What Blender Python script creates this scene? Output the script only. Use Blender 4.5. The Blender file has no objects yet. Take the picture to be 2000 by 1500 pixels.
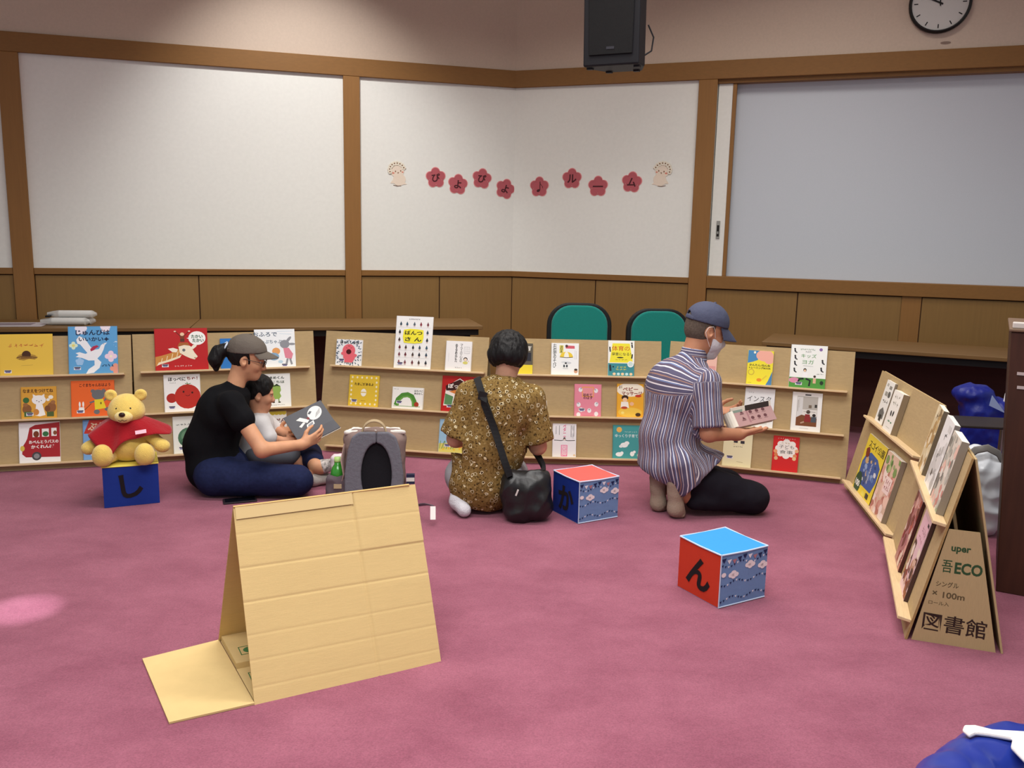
import bpy, bmesh, math, random
import numpy as np
from mathutils import Vector, Matrix, noise
from mathutils.geometry import tessellate_polygon
PI = math.pi
S = bpy.context.scene
COL = S.collection
random.seed(7)
V3 = Vector

# ------------------------------------------------------------------ camera
FPX, PITCH, ROLL, EYE = 1700.0, 0.1718, 0.0201, 1.42
cam_d = bpy.data.cameras.new('camera')
cam = bpy.data.objects.new('camera', cam_d)
COL.objects.link(cam)
S.camera = cam
cam_d.sensor_width = 36.0
cam_d.lens = 36.0 * FPX / 2000.0
_f = V3((0, math.cos(PITCH), -math.sin(PITCH)))
_u = V3((0, math.sin(PITCH), math.cos(PITCH)))
_x = V3((1, 0, 0))
_xr = _x * math.cos(ROLL) + _u * math.sin(ROLL)
_ur = -_x * math.sin(ROLL) + _u * math.cos(ROLL)
cam.matrix_world = Matrix(((_xr.x, _ur.x, -_f.x, 0), (_xr.y, _ur.y, -_f.y, 0), (_xr.z, _ur.z, -_f.z, EYE), (0, 0, 0, 1)))

# ------------------------------------------------------------------ light
S.view_settings.view_transform = 'Standard'
S.view_settings.look = 'None'
S.view_settings.gamma = 1.0
S.view_settings.exposure = 0.1
S.view_settings.use_curve_mapping = False
w = bpy.data.worlds.new('daylight')
S.world = w
w.use_nodes = True
w.node_tree.nodes['Background'].inputs[0].default_value = (0.88, 0.97, 1.0, 1)
w.node_tree.nodes['Background'].inputs[1].default_value = 0.46     # daylight from the open window side behind the camera

def area(name, loc, target, sx, sy, power, col, spread=PI):
    d = bpy.data.lights.new(name, 'AREA')
    d.shape = 'RECTANGLE'; d.size = sx; d.size_y = sy; d.energy = power; d.color = col; d.spread = spread
    o = bpy.data.objects.new(name, d); COL.objects.link(o)
    o.location = loc
    o.rotation_euler = (V3(target) - V3(loc)).to_track_quat('-Z', 'Y').to_euler()
    return o

def spot(name, loc, target, power, col, angle, blend, radius=0.06):
    d = bpy.data.lights.new(name, 'SPOT')
    d.energy = power; d.color = col; d.spot_size = angle; d.spot_blend = blend; d.shadow_soft_size = radius
    o = bpy.data.objects.new(name, d); COL.objects.link(o)
    o.location = loc
    o.rotation_euler = (V3(target) - V3(loc)).to_track_quat('-Z', 'Y').to_euler()
    return o

WARM = (1.0, 0.95, 0.87)
NEUT = (1.0, 0.99, 0.965)
CEIL = 4.05
area('ceiling_fluorescent_near', (-0.3, 0.9, CEIL - .05), (-0.3, 0.9, 0), 3.0, 1.4, 130, NEUT, 2.6)
area('ceiling_fluorescent_mid', (0.3, 3.7, CEIL - .05), (0.3, 3.7, 0), 4.2, 0.7, 85, NEUT, 2.55)
area('ceiling_fluorescent_back', (0.4, 5.6, CEIL - .05), (0.4, 5.6, 0), 4.0, 0.3, 50, WARM, 2.35)
spot('ceiling_downlight_left', (-1.45, 5.8, CEIL - .06), (-1.70, 7.1, 1.9), 150, NEUT, 1.35, 0.8)
spot('carpet_patch_spot', (-1.70, 2.85, CEIL - .06), (-1.81, 3.05, 0), 1150, (0.86, 0.95, 1.0), 0.085, 1.0, 0.01)  # added unseen spot that throws the bright patch on the carpet

# ------------------------------------------------------------------ helpers
def lin(c):
    if isinstance(c, str):
        c = tuple(int(c[i:i + 2], 16) for i in (0, 2, 4))
    r = []
    for x in c:
        x = x / 255.0
        r.append(x / 12.92 if x <= 0.04045 else ((x + 0.055) / 1.055) ** 2.4)
    return (*r, 1.0)

_M = {}
def mat(name, col, rough=0.6, metal=0.0, spec=0.3, noise_scale=0, noise_amt=0.0, bump=0.0, bump_scale=60, stretch=None, alpha=1.0, trans=0.0, sheen=0.0):
    """principled material, with optional noise tint and bump"""
    if name in _M:
        return _M[name]
    m = bpy.data.materials.new(name); m.use_nodes = True
    nt = m.node_tree; b = nt.nodes['Principled BSDF']
    c = lin(col)
    b.inputs['Base Color'].default_value = c
    b.inputs['Roughness'].default_value = rough
    b.inputs['Metallic'].default_value = metal
    b.inputs['Specular IOR Level'].default_value = spec
    if alpha < 1: b.inputs['Alpha'].default_value = alpha
    if trans: b.inputs['Transmission Weight'].default_value = trans
    if sheen: b.inputs['Sheen Weight'].default_value = sheen
    if noise_amt or bump:
        tc = nt.nodes.new('ShaderNodeTexCoord'); mp = nt.nodes.new('ShaderNodeMapping')
        nt.links.new(tc.outputs['Object'], mp.inputs['Vector'])
        if stretch: mp.inputs['Scale'].default_value = stretch
    if noise_amt:
        n = nt.nodes.new('ShaderNodeTexNoise'); n.inputs['Scale'].default_value = noise_scale; n.inputs['Detail'].default_value = 5
        nt.links.new(mp.outputs[0], n.inputs['Vector'])
        r = nt.nodes.new('ShaderNodeValToRGB')
        k = noise_amt
        r.color_ramp.elements[0].position = 0.3; r.color_ramp.elements[1].position = 0.7
        r.color_ramp.elements[0].color = (c[0] * (1 - k), c[1] * (1 - k), c[2] * (1 - k), 1)
        r.color_ramp.elements[1].color = (min(1, c[0] * (1 + k)), min(1, c[1] * (1 + k)), min(1, c[2] * (1 + k)), 1)
        nt.links.new(n.outputs['Fac'], r.inputs['Fac']); nt.links.new(r.outputs['Color'], b.inputs['Base Color'])
    if bump:
        n2 = nt.nodes.new('ShaderNodeTexNoise'); n2.inputs['Scale'].default_value = bump_scale; n2.inputs['Detail'].default_value = 4
        nt.links.new(mp.outputs[0], n2.inputs['Vector'])
        bp = nt.nodes.new('ShaderNodeBump'); bp.inputs['Strength'].default_value = bump; bp.inputs['Distance'].default_value = 0.01
        nt.links.new(n2.outputs['Fac'], bp.inputs['Height']); nt.links.new(bp.outputs[0], b.inputs['Normal'])
    _M[name] = m
    return m

def flat(hexcol, rough=0.45):
    """printed colour"""
    return mat('print_' + hexcol, hexcol, rough, spec=0.25)

class MB:
    """collects shapes with material slots, then links them as one mesh object"""
    def __init__(s): s.v = []; s.f = []; s.mi = []; s.sm = []; s.mats = []
    def slot(s, m):
        if m not in s.mats: s.mats.append(m)
        return s.mats.index(m)
    def add(s, vs, fs, m, M=None, smooth=False):
        o = len(s.v); k = s.slot(m)
        for p in vs:
            p = V3(p); s.v.append(M @ p if M else p)
        for f in fs:
            s.f.append([i + o for i in f]); s.mi.append(k); s.sm.append(smooth)
    def box(s, x0, x1, y0, y1, z0, z1, m, M=None):
        vs = [(x, y, z) for x in (x0, x1) for y in (y0, y1) for z in (z0, z1)]
        s.add(vs, [(0, 1, 3, 2), (4, 6, 7, 5), (0, 4, 5, 1), (2, 3, 7, 6), (0, 2, 6, 4), (1, 5, 7, 3)], m, M)
    def poly(s, pts, m, M=None):
        """flat polygon (may be concave)"""
        pts = [V3((p[0], p[1], p[2] if len(p) > 2 else 0)) for p in pts]
        tris = tessellate_polygon([pts])
        n = sum(((pts[i].x * pts[(i + 1) % len(pts)].y - pts[(i + 1) % len(pts)].x * pts[i].y) for i in range(len(pts))))
        fs = []
        for t in tris:
            a, b, c = (pts[i] for i in t)
            z = (b - a).cross(c - a).z
            fs.append(tuple(t) if z >= 0 else tuple(reversed(t)))
        s.add(pts, fs, m, M)
    def prism(s, pts, z0, z1, m, M=None, m_side=None):
        """polygon outline given thickness along z"""
        n = len(pts)
        if sum(pts[i][0] * pts[(i + 1) % n][1] - pts[(i + 1) % n][0] * pts[i][1] for i in range(n)) < 0: pts = pts[::-1]
        p3 = [V3((p[0], p[1], 0)) for p in pts]
        tris = tessellate_polygon([p3]); up = []; dn = []
        for t in tris:
            a, b, c = (p3[i] for i in t)
            t = tuple(t) if (b - a).cross(c - a).z >= 0 else tuple(reversed(t))
            up.append(tuple(i + n for i in t)); dn.append(tuple(reversed(t)))
        vs = [(p[0], p[1], z0) for p in pts] + [(p[0], p[1], z1) for p in pts]
        s.add(vs, up, m, M)
        s.add(vs, dn, m, M)
        s.add(vs, [(i, (i + 1) % n, n + (i + 1) % n, n + i) for i in range(n)], m_side or m, M)
    def tube(s, path, r, m, n=8, M=None, flatten=None, smooth=True):
        """round (or flattened) tube along points; r may be a list"""
        path = [V3(p) for p in path]; k = len(path)
        rs = r if isinstance(r, (list, tuple)) else [r] * k
        vs = []; fs = []
        ref = V3((0, 0, 1)); prev = None
        for i, p in enumerate(path):
            t = (path[min(i + 1, k - 1)] - path[max(i - 1, 0)]).normalized()
            a = flatten.copy() if flatten else (prev if prev else (ref if abs(t.z) < .9 else V3((1, 0, 0))))
            a = (a - t * a.dot(t)).normalized(); b = t.cross(a)
            prev = a
            rx, ry = rs[i] if isinstance(rs[i], tuple) else (rs[i], rs[i])
            for j in range(n):
                an = 2 * PI * j / n
                vs.append(p + a * (rx * math.cos(an)) + b * (ry * math.sin(an)))
        for i in range(k - 1):
            for j in range(n):
                fs.append((i * n + j, i * n + (j + 1) % n, (i + 1) * n + (j + 1) % n, (i + 1) * n + j))
        s.add(vs, fs, m, M, smooth)
        s.add(vs, [tuple(range(n - 1, -1, -1)), tuple((k - 1) * n + j for j in range(n))], m, M)
    def lathe(s, prof, m, n=24, M=None, smooth=True):
        vs = []; fs = []
        for r, z in prof:
            for j in range(n):
                vs.append((r * math.cos(2 * PI * j / n), r * math.sin(2 * PI * j / n), z))
        for i in range(len(prof) - 1):
            for j in range(n):
                fs.append((i * n + j, i * n + (j + 1) % n, (i + 1) * n + (j + 1) % n, (i + 1) * n + j))
        s.add(vs, fs, m, M, smooth)
    def ball(s, c, r, m, n=14, M=None):
        rx, ry, rz = r if isinstance(r, (tuple, list)) else (r, r, r)
        vs = []; fs = []; k = n // 2
        for i in range(k + 1):
            th = PI * i / k
            for j in range(n):
                ph = 2 * PI * j / n
                vs.append((c[0] + rx * math.sin(th) * math.cos(ph), c[1] + ry * math.sin(th) * math.sin(ph), c[2] + rz * math.cos(th)))
        for i in range(k):
            for j in range(n):
                fs.append((i * n + j, (i + 1) * n + j, (i + 1) * n + (j + 1) % n, i * n + (j + 1) % n))
        s.add(vs, fs, m, M, True)
    def build(s, name, parent=None, bevel=0.0, seg=2):
        me = bpy.data.meshes.new(name)
        me.from_pydata([tuple(p) for p in s.v], [], s.f)
        for m in s.mats: me.materials.append(m)
        me.polygons.foreach_set('material_index', s.mi)
        me.polygons.foreach_set('use_smooth', s.sm)
        me.update()
        o = bpy.data.objects.new(name, me); COL.objects.link(o)
        if parent: o.parent = parent
        if bevel:
            bm = bmesh.new(); bm.from_mesh(me)
            bmesh.ops.remove_doubles(bm, verts=bm.verts, dist=1e-5)
            es = [e for e in bm.edges if len(e.link_faces) == 2 and e.calc_face_angle(0) > 0.6]
            bmesh.ops.bevel(bm, geom=es, offset=bevel, segments=seg, affect='EDGES', profile=0.5)
            bm.to_mesh(me); bm.free()
        return o

def tag(o, label, cat, group=None):
    o['label'] = label; o['category'] = cat
    if group: o['group'] = group
    return o
def thing(name, label, cat, loc=(0, 0, 0), rotz=0.0, group=None, M=None):
    o = bpy.data.objects.new(name, None); COL.objects.link(o)
    o.empty_display_size = 0.1
    if M is not None: o.matrix_world = M
    else:
        o.location = loc; o.rotation_euler = (0, 0, rotz)
    return tag(o, label, cat, group)
def struct(o):
    o['kind'] = 'structure'
    return o
def frameM(o, ex, ey, ez):
    return Matrix(((ex[0], ey[0], ez[0], o[0]), (ex[1], ey[1], ez[1], o[1]), (ex[2], ey[2], ez[2], o[2]), (0, 0, 0, 1)))

# ---- lettering: text turned into flat mesh
_T = {}
def glyphs(txt, bold=0.0, vertical=False):
    bold = min(bold, .008 if any('\u3400' <= ch <= '\u9fff' for ch in txt) else .034)
    key = (txt, bold)
    if key in _T: return _T[key]
    cu = bpy.data.curves.new('lettering', 'FONT')
    cu.body = txt; cu.size = 1.0; cu.offset = bold; cu.resolution_u = 3
    cu.align_x = 'CENTER'; cu.space_line = 0.85
    ob = bpy.data.objects.new('lettering', cu)
    me = bpy.data.meshes.new_from_object(ob)
    vs = [(v.co.x, v.co.y) for v in me.vertices]; fs = [tuple(p.vertices) for p in me.polygons]
    bpy.data.objects.remove(ob); bpy.data.curves.remove(cu); bpy.data.meshes.remove(me)
    if vs:
        x0 = min(v[0] for v in vs); x1 = max(v[0] for v in vs); y0 = min(v[1] for v in vs); y1 = max(v[1] for v in vs)
    else: x0 = x1 = y0 = y1 = 0
    _T[key] = (vs, fs, x0, x1, y0, y1)
    return _T[key]
def letter(mb, txt, cx, cy, w, h, z, m, bold=0.02, rot=0.0, M=None):
    """fit text into the box w x h (one may be None) about cx, cy"""
    vs, fs, x0, x1, y0, y1 = glyphs(txt, bold)
    if not vs: return
    sw = (w / (x1 - x0)) if w else None; sh = (h / max(1e-4, y1 - y0)) if h else None
    if sw is None: sw = sh
    if sh is None: sh = sw
    mx, my = (x0 + x1) / 2, (y0 + y1) / 2
    c, s = math.cos(rot), math.sin(rot); out = []
    for x, y in vs:
        a, b = (x - mx) * sw, (y - my) * sh
        out.append((cx + a * c - b * s, cy + a * s + b * c, z))
    ff = []
    for f in fs:
        a, b, d = out[f[0]], out[f[1]], out[f[2]]
        zz = (b[0] - a[0]) * (d[1] - a[1]) - (b[1] - a[1]) * (d[0] - a[0])
        ff.append(f if zz >= 0 else tuple(reversed(f)))
    mb.add(out, ff, m, M)

def ell(cx, cy, rx, ry, n=20, a0=0, a1=2 * PI, rot=0):
    full = abs(a1 - a0) > 6.2
    k = n if full else n + 1
    c, s = math.cos(rot), math.sin(rot)
    r = []
    for i in range(k):
        t = a0 + (a1 - a0) * i / n
        x, y = rx * math.cos(t), ry * math.sin(t)
        r.append((cx + x * c - y * s, cy + x * s + y * c))
    return r
def stroke(pts, wd):
    """outline of a flat stroke of width wd"""
    L = []; R = []; n = len(pts)
    for i, p in enumerate(pts):
        a = pts[max(0, i - 1)]; b = pts[min(n - 1, i + 1)]
        dx, dy = b[0] - a[0], b[1] - a[1]; l = math.hypot(dx, dy) or 1
        L.append((p[0] - dy / l * wd / 2, p[1] + dx / l * wd / 2)); R.append((p[0] + dy / l * wd / 2, p[1] - dx / l * wd / 2))
    return L + R[::-1]

# ------------------------------------------------------------------ room
CARD = mat('shelf_cardboard', (178, 154, 114), 0.85, spec=0.1, noise_scale=8, noise_amt=0.05, bump=0.08, bump_scale=30, stretch=(4, 60, 4))
CARD_EDGE = mat('cardboard_edge', (160, 128, 84), 0.9, spec=0.05, noise_scale=90, noise_amt=0.12)
LEDGE = mat('pale_ledge_wood', (212, 184, 142), 0.55, noise_scale=6, noise_amt=0.07, stretch=(3, 30, 30))
WOODC = (139, 92, 42)
def wood(name, c, k=0.14, stretch=(26, 26, 1.2)):
    return mat(name, c, 0.5, spec=0.35, noise_scale=3.0, noise_amt=k, stretch=stretch)
POSTW = wood('oak_post_wood', (142, 100, 52), .05)
RAILW = wood('oak_rail_wood', (134, 94, 47), .05, stretch=(1.2, 26, 26))
DADOW = wood('oak_panel_wood', (136, 103, 57), .045)
SEAM = mat('panel_seam', (62, 38, 16), 0.8)
WHITE = mat('white_wall_panel', (232, 232, 226), 0.55, spec=0.25, noise_scale=40, noise_amt=0.02, bump=0.03, bump_scale=180)
UPPER = mat('shaded_wallpaper', (205, 187, 170), 0.8, spec=0.1, noise_scale=60, noise_amt=0.03, bump=0.06, bump_scale=220)  # off-white wallpaper; dimness of the upper wall is put into this beige
SCREEN = mat('white_screen_cloth', (200, 206, 214), 0.7, spec=0.15, noise_scale=200, noise_amt=0.02)
CEILM = mat('ceiling_board', (225, 215, 200), 0.9)

def carpet():
    m = bpy.data.materials.new('rose_carpet'); m.use_nodes = True
    nt = m.node_tree; b = nt.nodes['Principled BSDF']
    b.inputs['Roughness'].default_value = 0.95; b.inputs['Specular IOR Level'].default_value = 0.08
    b.inputs['Sheen Weight'].default_value = 0.15
    tc = nt.nodes.new('ShaderNodeTexCoord')
    big = nt.nodes.new('ShaderNodeTexNoise'); big.inputs['Scale'].default_value = 2.6; big.inputs['Detail'].default_value = 6; big.inputs['Roughness'].default_value = 0.65
    mp = nt.nodes.new('ShaderNodeMapping'); mp.inputs['Scale'].default_value = (1.0, 1.35, 1)
    nt.links.new(tc.outputs['Object'], mp.inputs[0]); nt.links.new(mp.outputs[0], big.inputs['Vector'])
    r = nt.nodes.new('ShaderNodeValToRGB')
    r.color_ramp.elements[0].position = 0.28; r.color_ramp.elements[0].color = lin((129, 70, 88))
    r.color_ramp.elements[1].position = 0.75; r.color_ramp.elements[1].color = lin((155, 93, 111))
    nt.links.new(big.outputs['Fac'], r.inputs['Fac'])
    fine = nt.nodes.new('ShaderNodeTexNoise'); fine.inputs['Scale'].default_value = 190; fine.inputs['Detail'].default_value = 3
    nt.links.new(tc.outputs['Object'], fine.inputs['Vector'])
    mx = nt.nodes.new('ShaderNodeMix'); mx.data_type = 'RGBA'; mx.blend_type = 'OVERLAY'; mx.inputs[0].default_value = 0.5
    nt.links.new(r.outputs['Color'], mx.inputs[6]); nt.links.new(fine.outputs['Color'], mx.inputs[7])
    bw = nt.nodes.new('ShaderNodeRGBToBW'); nt.links.new(fine.outputs['Color'], bw.inputs[0]); nt.links.new(bw.outputs[0], mx.inputs[7])
    nt.links.new(mx.outputs[2], b.inputs['Base Color'])
    bp = nt.nodes.new('ShaderNodeBump'); bp.inputs['Strength'].default_value = 0.35; bp.inputs['Distance'].default_value = 0.006
    nt.links.new(fine.outputs['Fac'], bp.inputs['Height']); nt.links.new(bp.outputs[0], b.inputs['Normal'])
    return m
mb = MB(); mb.box(-6.5, 6.5, -3.5, 9.5, -0.1, 0, carpet()); struct(mb.build('floor'))
mb = MB(); mb.box(-6.5, 6.5, -1.2, 9.5, CEIL, CEIL + .1, CEILM); struct(mb.build('ceiling'))

CORNER = V3((-0.0192, 7.8364, 0)); TH1, TH2 = 0.3041, -0.3674
dL = V3((math.cos(TH1), math.sin(TH1), 0)); nL = V3((math.sin(TH1), -math.cos(TH1), 0))   # nL points into the room
dR = V3((math.cos(TH2), math.sin(TH2), 0)); nR = V3((math.sin(TH2), -math.cos(TH2), 0))
ML = frameM(CORNER, dL, -nL, (0, 0, 1))     # x along the wall, y into the wall, z up
MR = frameM(CORNER, dR, -nR, (0, 0, 1))
ZD, ZM, ZT = 1.085, 2.65, 2.79
def wall_obj(name, M):
    mb = MB()
    return mb
# left wall
mb = MB()
mb.box(-6.3, 0.03, 0.0, 0.15, 0.0, ZD, DADOW, ML)
mb.box(-6.3, 0.03, 0.0, 0.15, ZD, ZM + .05, WHITE, ML)
mb.box(-6.3, 0.06, 0.0, 0.15, ZM + .05, CEIL, UPPER, ML)
struct(mb.build('wall_left'))
# right wall with the shallow opening that holds the screen
mb = MB()
mb.box(-0.03, 1.80, 0.0, 0.15, 0.0, ZD, DADOW, MR)
mb.box(-0.03, 1.72, 0.0, 0.15, ZD, ZM + .05, WHITE, MR)
mb.box(1.72, 6.5, 0.0, 0.15, 0.0, 1.10, DADOW, MR)
mb.box(-0.06, 6.5, 0.0, 0.15, ZM, CEIL, UPPER, MR)
mb.box(1.70, 6.5, 0.15, 0.2, 0.9, ZM + .2, WHITE, MR)
struct(mb.build('wall_right'))
def trim(name, boxes, m, M, bev=0.003):
    mb = MB()
    for b in boxes: mb.box(*b, m, M)
    return struct(mb.build(name, None, bev, 1))
trim('trim_1', [(-6.3, 0.0, -0.03, 0.0, ZM, ZT)], RAILW, ML)            # top rail, left wall
trim('trim_2', [(0.0, 6.5, -0.03, 0.0, ZM, ZT)], RAILW, MR)
trim('trim_3', [(-3.965, -3.825, -0.028, 0, 0, ZM)], POSTW, ML)         # posts
trim('trim_4', [(-1.475, -1.342, -0.028, 0, 0, ZM)], POSTW, ML)
trim('trim_5', [(1.575, 1.722, -0.028, 0, 0, ZM)], POSTW, MR)
trim('trim_6', [(-6.3, -3.966, -0.022, 0, 1.037, ZD), (-3.824, -1.476, -0.022, 0, 1.037, ZD), (-1.341, 0.0, -0.022, 0, 1.037, ZD)], RAILW, ML)
trim('trim_7', [(0.0, 1.574, -0.022, 0, 1.037, ZD)], RAILW, MR)
trim('trim_8', [(1.723, 6.5, -0.03, 0.14, 1.004, 1.105)], RAILW, MR)    # sill under the screen
trim('trim_9', [(3.205, 3.34, -0.006, 0, 0, 1.003)], POSTW, MR, 0.001)
# dado boards with open joints
def dado(name, spans, M, z1):
    mb = MB()
    for a, b in spans: mb.box(a + .005, b - .005, -0.006, 0.0, 0.0, z1 - .008, DADOW, M)
    for a, b in spans: mb.box(a - .006, a + .006, -0.0015, 0, 0.0, z1, SEAM, M)
    mb.box(spans[0][0], spans[-1][1], -0.0015, 0, z1 - .008, z1, SEAM, M)
    struct(mb.build(name))
dado('wall_panel_left', [(-6.3, -5.1), (-5.1, -3.966), (-3.824, -2.642), (-2.642, -1.476), (-1.341, -0.664), (-0.664, -0.002)], ML, 1.037)
dado('wall_panel_right', [(0.002, 0.777), (0.777, 1.574)], MR, 1.037)
dado('wall_panel_right_end', [(1.723, 2.444), (2.444, 3.204), (3.342, 4.2), (4.2, 5.2)], MR, 1.004)
# sliding shutter edge, frame and screen in the opening
mb = MB(); mb.box(1.84, 6.5, 0.085, 0.095, 1.09, ZM, SCREEN, MR)
struct(mb.build('window_1'))
mb = MB(); mb.box(1.722, 6.5, 0.0, 0.10, ZM - .03, ZM, RAILW, MR); struct(mb.build('trim_10', None, .002, 1))
dr = MB(); dr.box(1.727, 1.838, 0.022, 0.05, 1.105, 2.62, WHITE, MR)
door = struct(dr.build('door_1', None, .002, 1))
dr = MB(); dr.box(1.839, 1.868, 0.015, 0.055, 1.105, 2.62, POSTW, MR); dr.build('door_stile', door, .002, 1)
DARK = mat('dark_metal', (40, 36, 34), 0.4, metal=0.6)
STEEL = mat('brushed_steel', (170, 166, 158), 0.35, metal=0.9)
dr = MB(); dr.box(1.772, 1.800, 0.012, 0.022, 1.41, 1.55, STEEL, MR); dr.box(1.777, 1.795, 0.009, 0.013, 1.425, 1.515, DARK, MR); dr.box(1.780, 1.792, 0.005, 0.012, 1.445, 1.465, STEEL, MR)
dr.build('door_handle', door)
mb = MB(); mb.poly(ell(3.33, 2.838, .035, .010, 16), mat('grey_smudge', (140, 120, 108), .8), MR @ Matrix.Rotation(PI / 2, 4, 'X') @ Matrix.Translation((0, 0, 0.002)))
mb.build('wall_mark', bpy.data.objects['wall_right'])

# ------------------------------------------------------------------ clock, speaker
t = thing('wall_clock', 'round black rimmed wall clock high on the wall at the right', 'clock', M=MR @ Matrix.Translation((3.268, 0, 3.108)) @ Matrix.Rotation(PI / 2, 4, 'X'))
mb = MB(); mb.lathe([(0, 0.0), (.205, 0.0), (.208, .02), (.200, .045), (.188, .045), (.186, .03)], mat('black_plastic', (26, 24, 24), .4), 48); mb.build('rim', t)
mb = MB(); mb.poly(ell(0, 0, .187, .187, 48), mat('clock_face_white', (205, 204, 200), .5)); 
for v in mb.v: v.z = 0.03
mb.build('dial', t)
mb = MB(); INK = mat('black_ink', (24, 22, 24), .5)
for k in range(12):
    a = k * PI / 6
    mb.box(-.0035, .0035, .145, .172, .0305, .0315, INK, Matrix.Rotation(a, 4, 'Z'))
mb.build('hour_marks', t)
for nm, a, l, wd in (('hour_hand', 1.13, .095, .0055), ('minute_hand', 0.08, .14, .004)):
    mb = MB(); mb.box(-wd, wd, -.02, l, .033 if nm[0] == 'h' else .036, .035 if nm[0] == 'h' else .038, INK, Matrix.Rotation(a, 4, 'Z')); mb.build(nm, t)

SPK = mat('speaker_black', (27, 27, 33), 0.55, spec=0.3, bump=0.1, bump_scale=200)
t = thing('loudspeaker', 'black box loudspeaker hung high in front of the corner', 'loudspeaker', M=Matrix.Translation((0.70, 6.42, 2.575)) @ Matrix.Rotation(-0.42, 4, 'Z') @ Matrix.Rotation(0.05, 4, 'X'))
mb = MB()
# body: trapezoid plan, narrower at the back
mb.prism([(-.2, -.17), (.2, -.17), (.2, -.02), (.125, .19), (-.125, .19), (-.2, -.02)], 0.0, 0.70, SPK)
mb.build('cabinet', t, .012, 2)
mb = MB(); mb.prism([(-.155, .05), (.155, .05), (.165, .62), (-.165, .62)], 0, 0.012, mat('speaker_grille', (14, 14, 18), .7, bump=.4, bump_scale=500), Matrix.Translation((0, -.170, .02)) @ Matrix.Rotation(PI / 2, 4, 'X'))
mb.build('grille', t, .004, 1)
mb = MB(); mb.box(-.028, .028, -.184, -.181, .105, .122, mat('badge_grey', (60, 60, 68), .4)); mb.build('badge', t)
mb = MB()
for x in (-.17, .17):
    mb.box(x - .02, x + .02, -.12, -.08, -.012, .004, SPK); mb.box(x * .6 - .02, x * .6 + .02, .1, .14, -.012, .004, SPK)
mb.build('rubber_feet', t)
mb = MB(); mb.tube([(.185, .02, .08), (.225, .05, .11), (.235, .06, .2), (.2, .04, .28)], .006, SPK, 6); mb.build('cable', t)
mb = MB(); mb.box(-.06, .06, .17, .21, .3, .5, DARK); mb.tube([(0, .2, .4), (0, .3, .5), (0, .3, CEIL - 2.575)], .022, DARK, 10); mb.build('hanging_bracket', t)

# ------------------------------------------------------------------ wall letters
FLW = mat('rose_flower_paper', (182, 90, 98), .6); FLE = mat('pink_flower_edge', (228, 150, 150), .6); FLT = mat('flower_letter_ink', (74, 26, 32), .6)
def flower_outline(R, r, n=5, rot=PI / 2, k=9):
    out = []
    for i in range(n):
        a = rot + 2 * PI * i / n; cx, cy = R * math.cos(a), R * math.sin(a)
        for j in range(k):
            b = a - 1.75 + 3.5 * j / (k - 1)
            out.append((cx + r * math.cos(b), cy + r * math.sin(b)))
    return out
def petal_flower(M, s, z, ch, rot, word):
    t = thing('paper_flower', 'rose paper flower on the wall with the %s' % word, 'wall decoration', group='letter flowers on the wall', M=M @ Matrix.Translation((s, 0, z)) @ Matrix.Rotation(PI / 2, 4, 'X'))
    mb = MB(); mb.prism(flower_outline(.050, .040, rot=PI / 2 + rot), .001, .0025, FLE); mb.build('paper_backing', t)
    mb = MB(); mb.prism(flower_outline(.046, .037, rot=PI / 2 + rot), .0028, .004, FLW); mb.build('petals', t)
    mb = MB()
    if ch == '-': mb.box(-.045, .045, -.006, .006, .0042, .0046, FLT)
    elif ch == 'note':
        mb.poly(ell(-.008, -.032, .016, .012, 14, rot=.4), FLT); mb.poly([(.003, -.03), (.010, -.03), (.010, .045), (.003, .045)], FLT); mb.poly([(.010, .045), (.010, .028), (.034, .0), (.030, -.016), (.026, .004), (.010, .02)][::-1], FLT)
        for v in mb.v: v.z = .0044
    else: letter(mb, ch, 0, 0, None, .072, .0044, FLT, .03, rot)
    mb.build('letter', t)
for M, s, z, ch, rot, word in ((ML, -.70, 1.872, 'ぴ', .05, 'letter pi, first from the left'), (ML, -.506, 1.823, 'よ', -.1, 'letter yo between the two pi flowers'), (ML, -.292, 1.879, 'ぴ', -.15, 'letter pi, third from the left'), (ML, -.079, 1.799, 'よ', -.3, 'letter yo tight in the wall corner'),
                         (MR, .239, 1.819, 'note', 0, 'music note sign'), (MR, .533, 1.888, 'ル', .0, 'letter ru, high after the note'), (MR, .766, 1.823, '-', 0, 'long dash'), (MR, 1.057, 1.857, 'ム', -.1, 'letter mu, nearest the post')):
    petal_flower(M, s, z, ch, rot, word)
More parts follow.
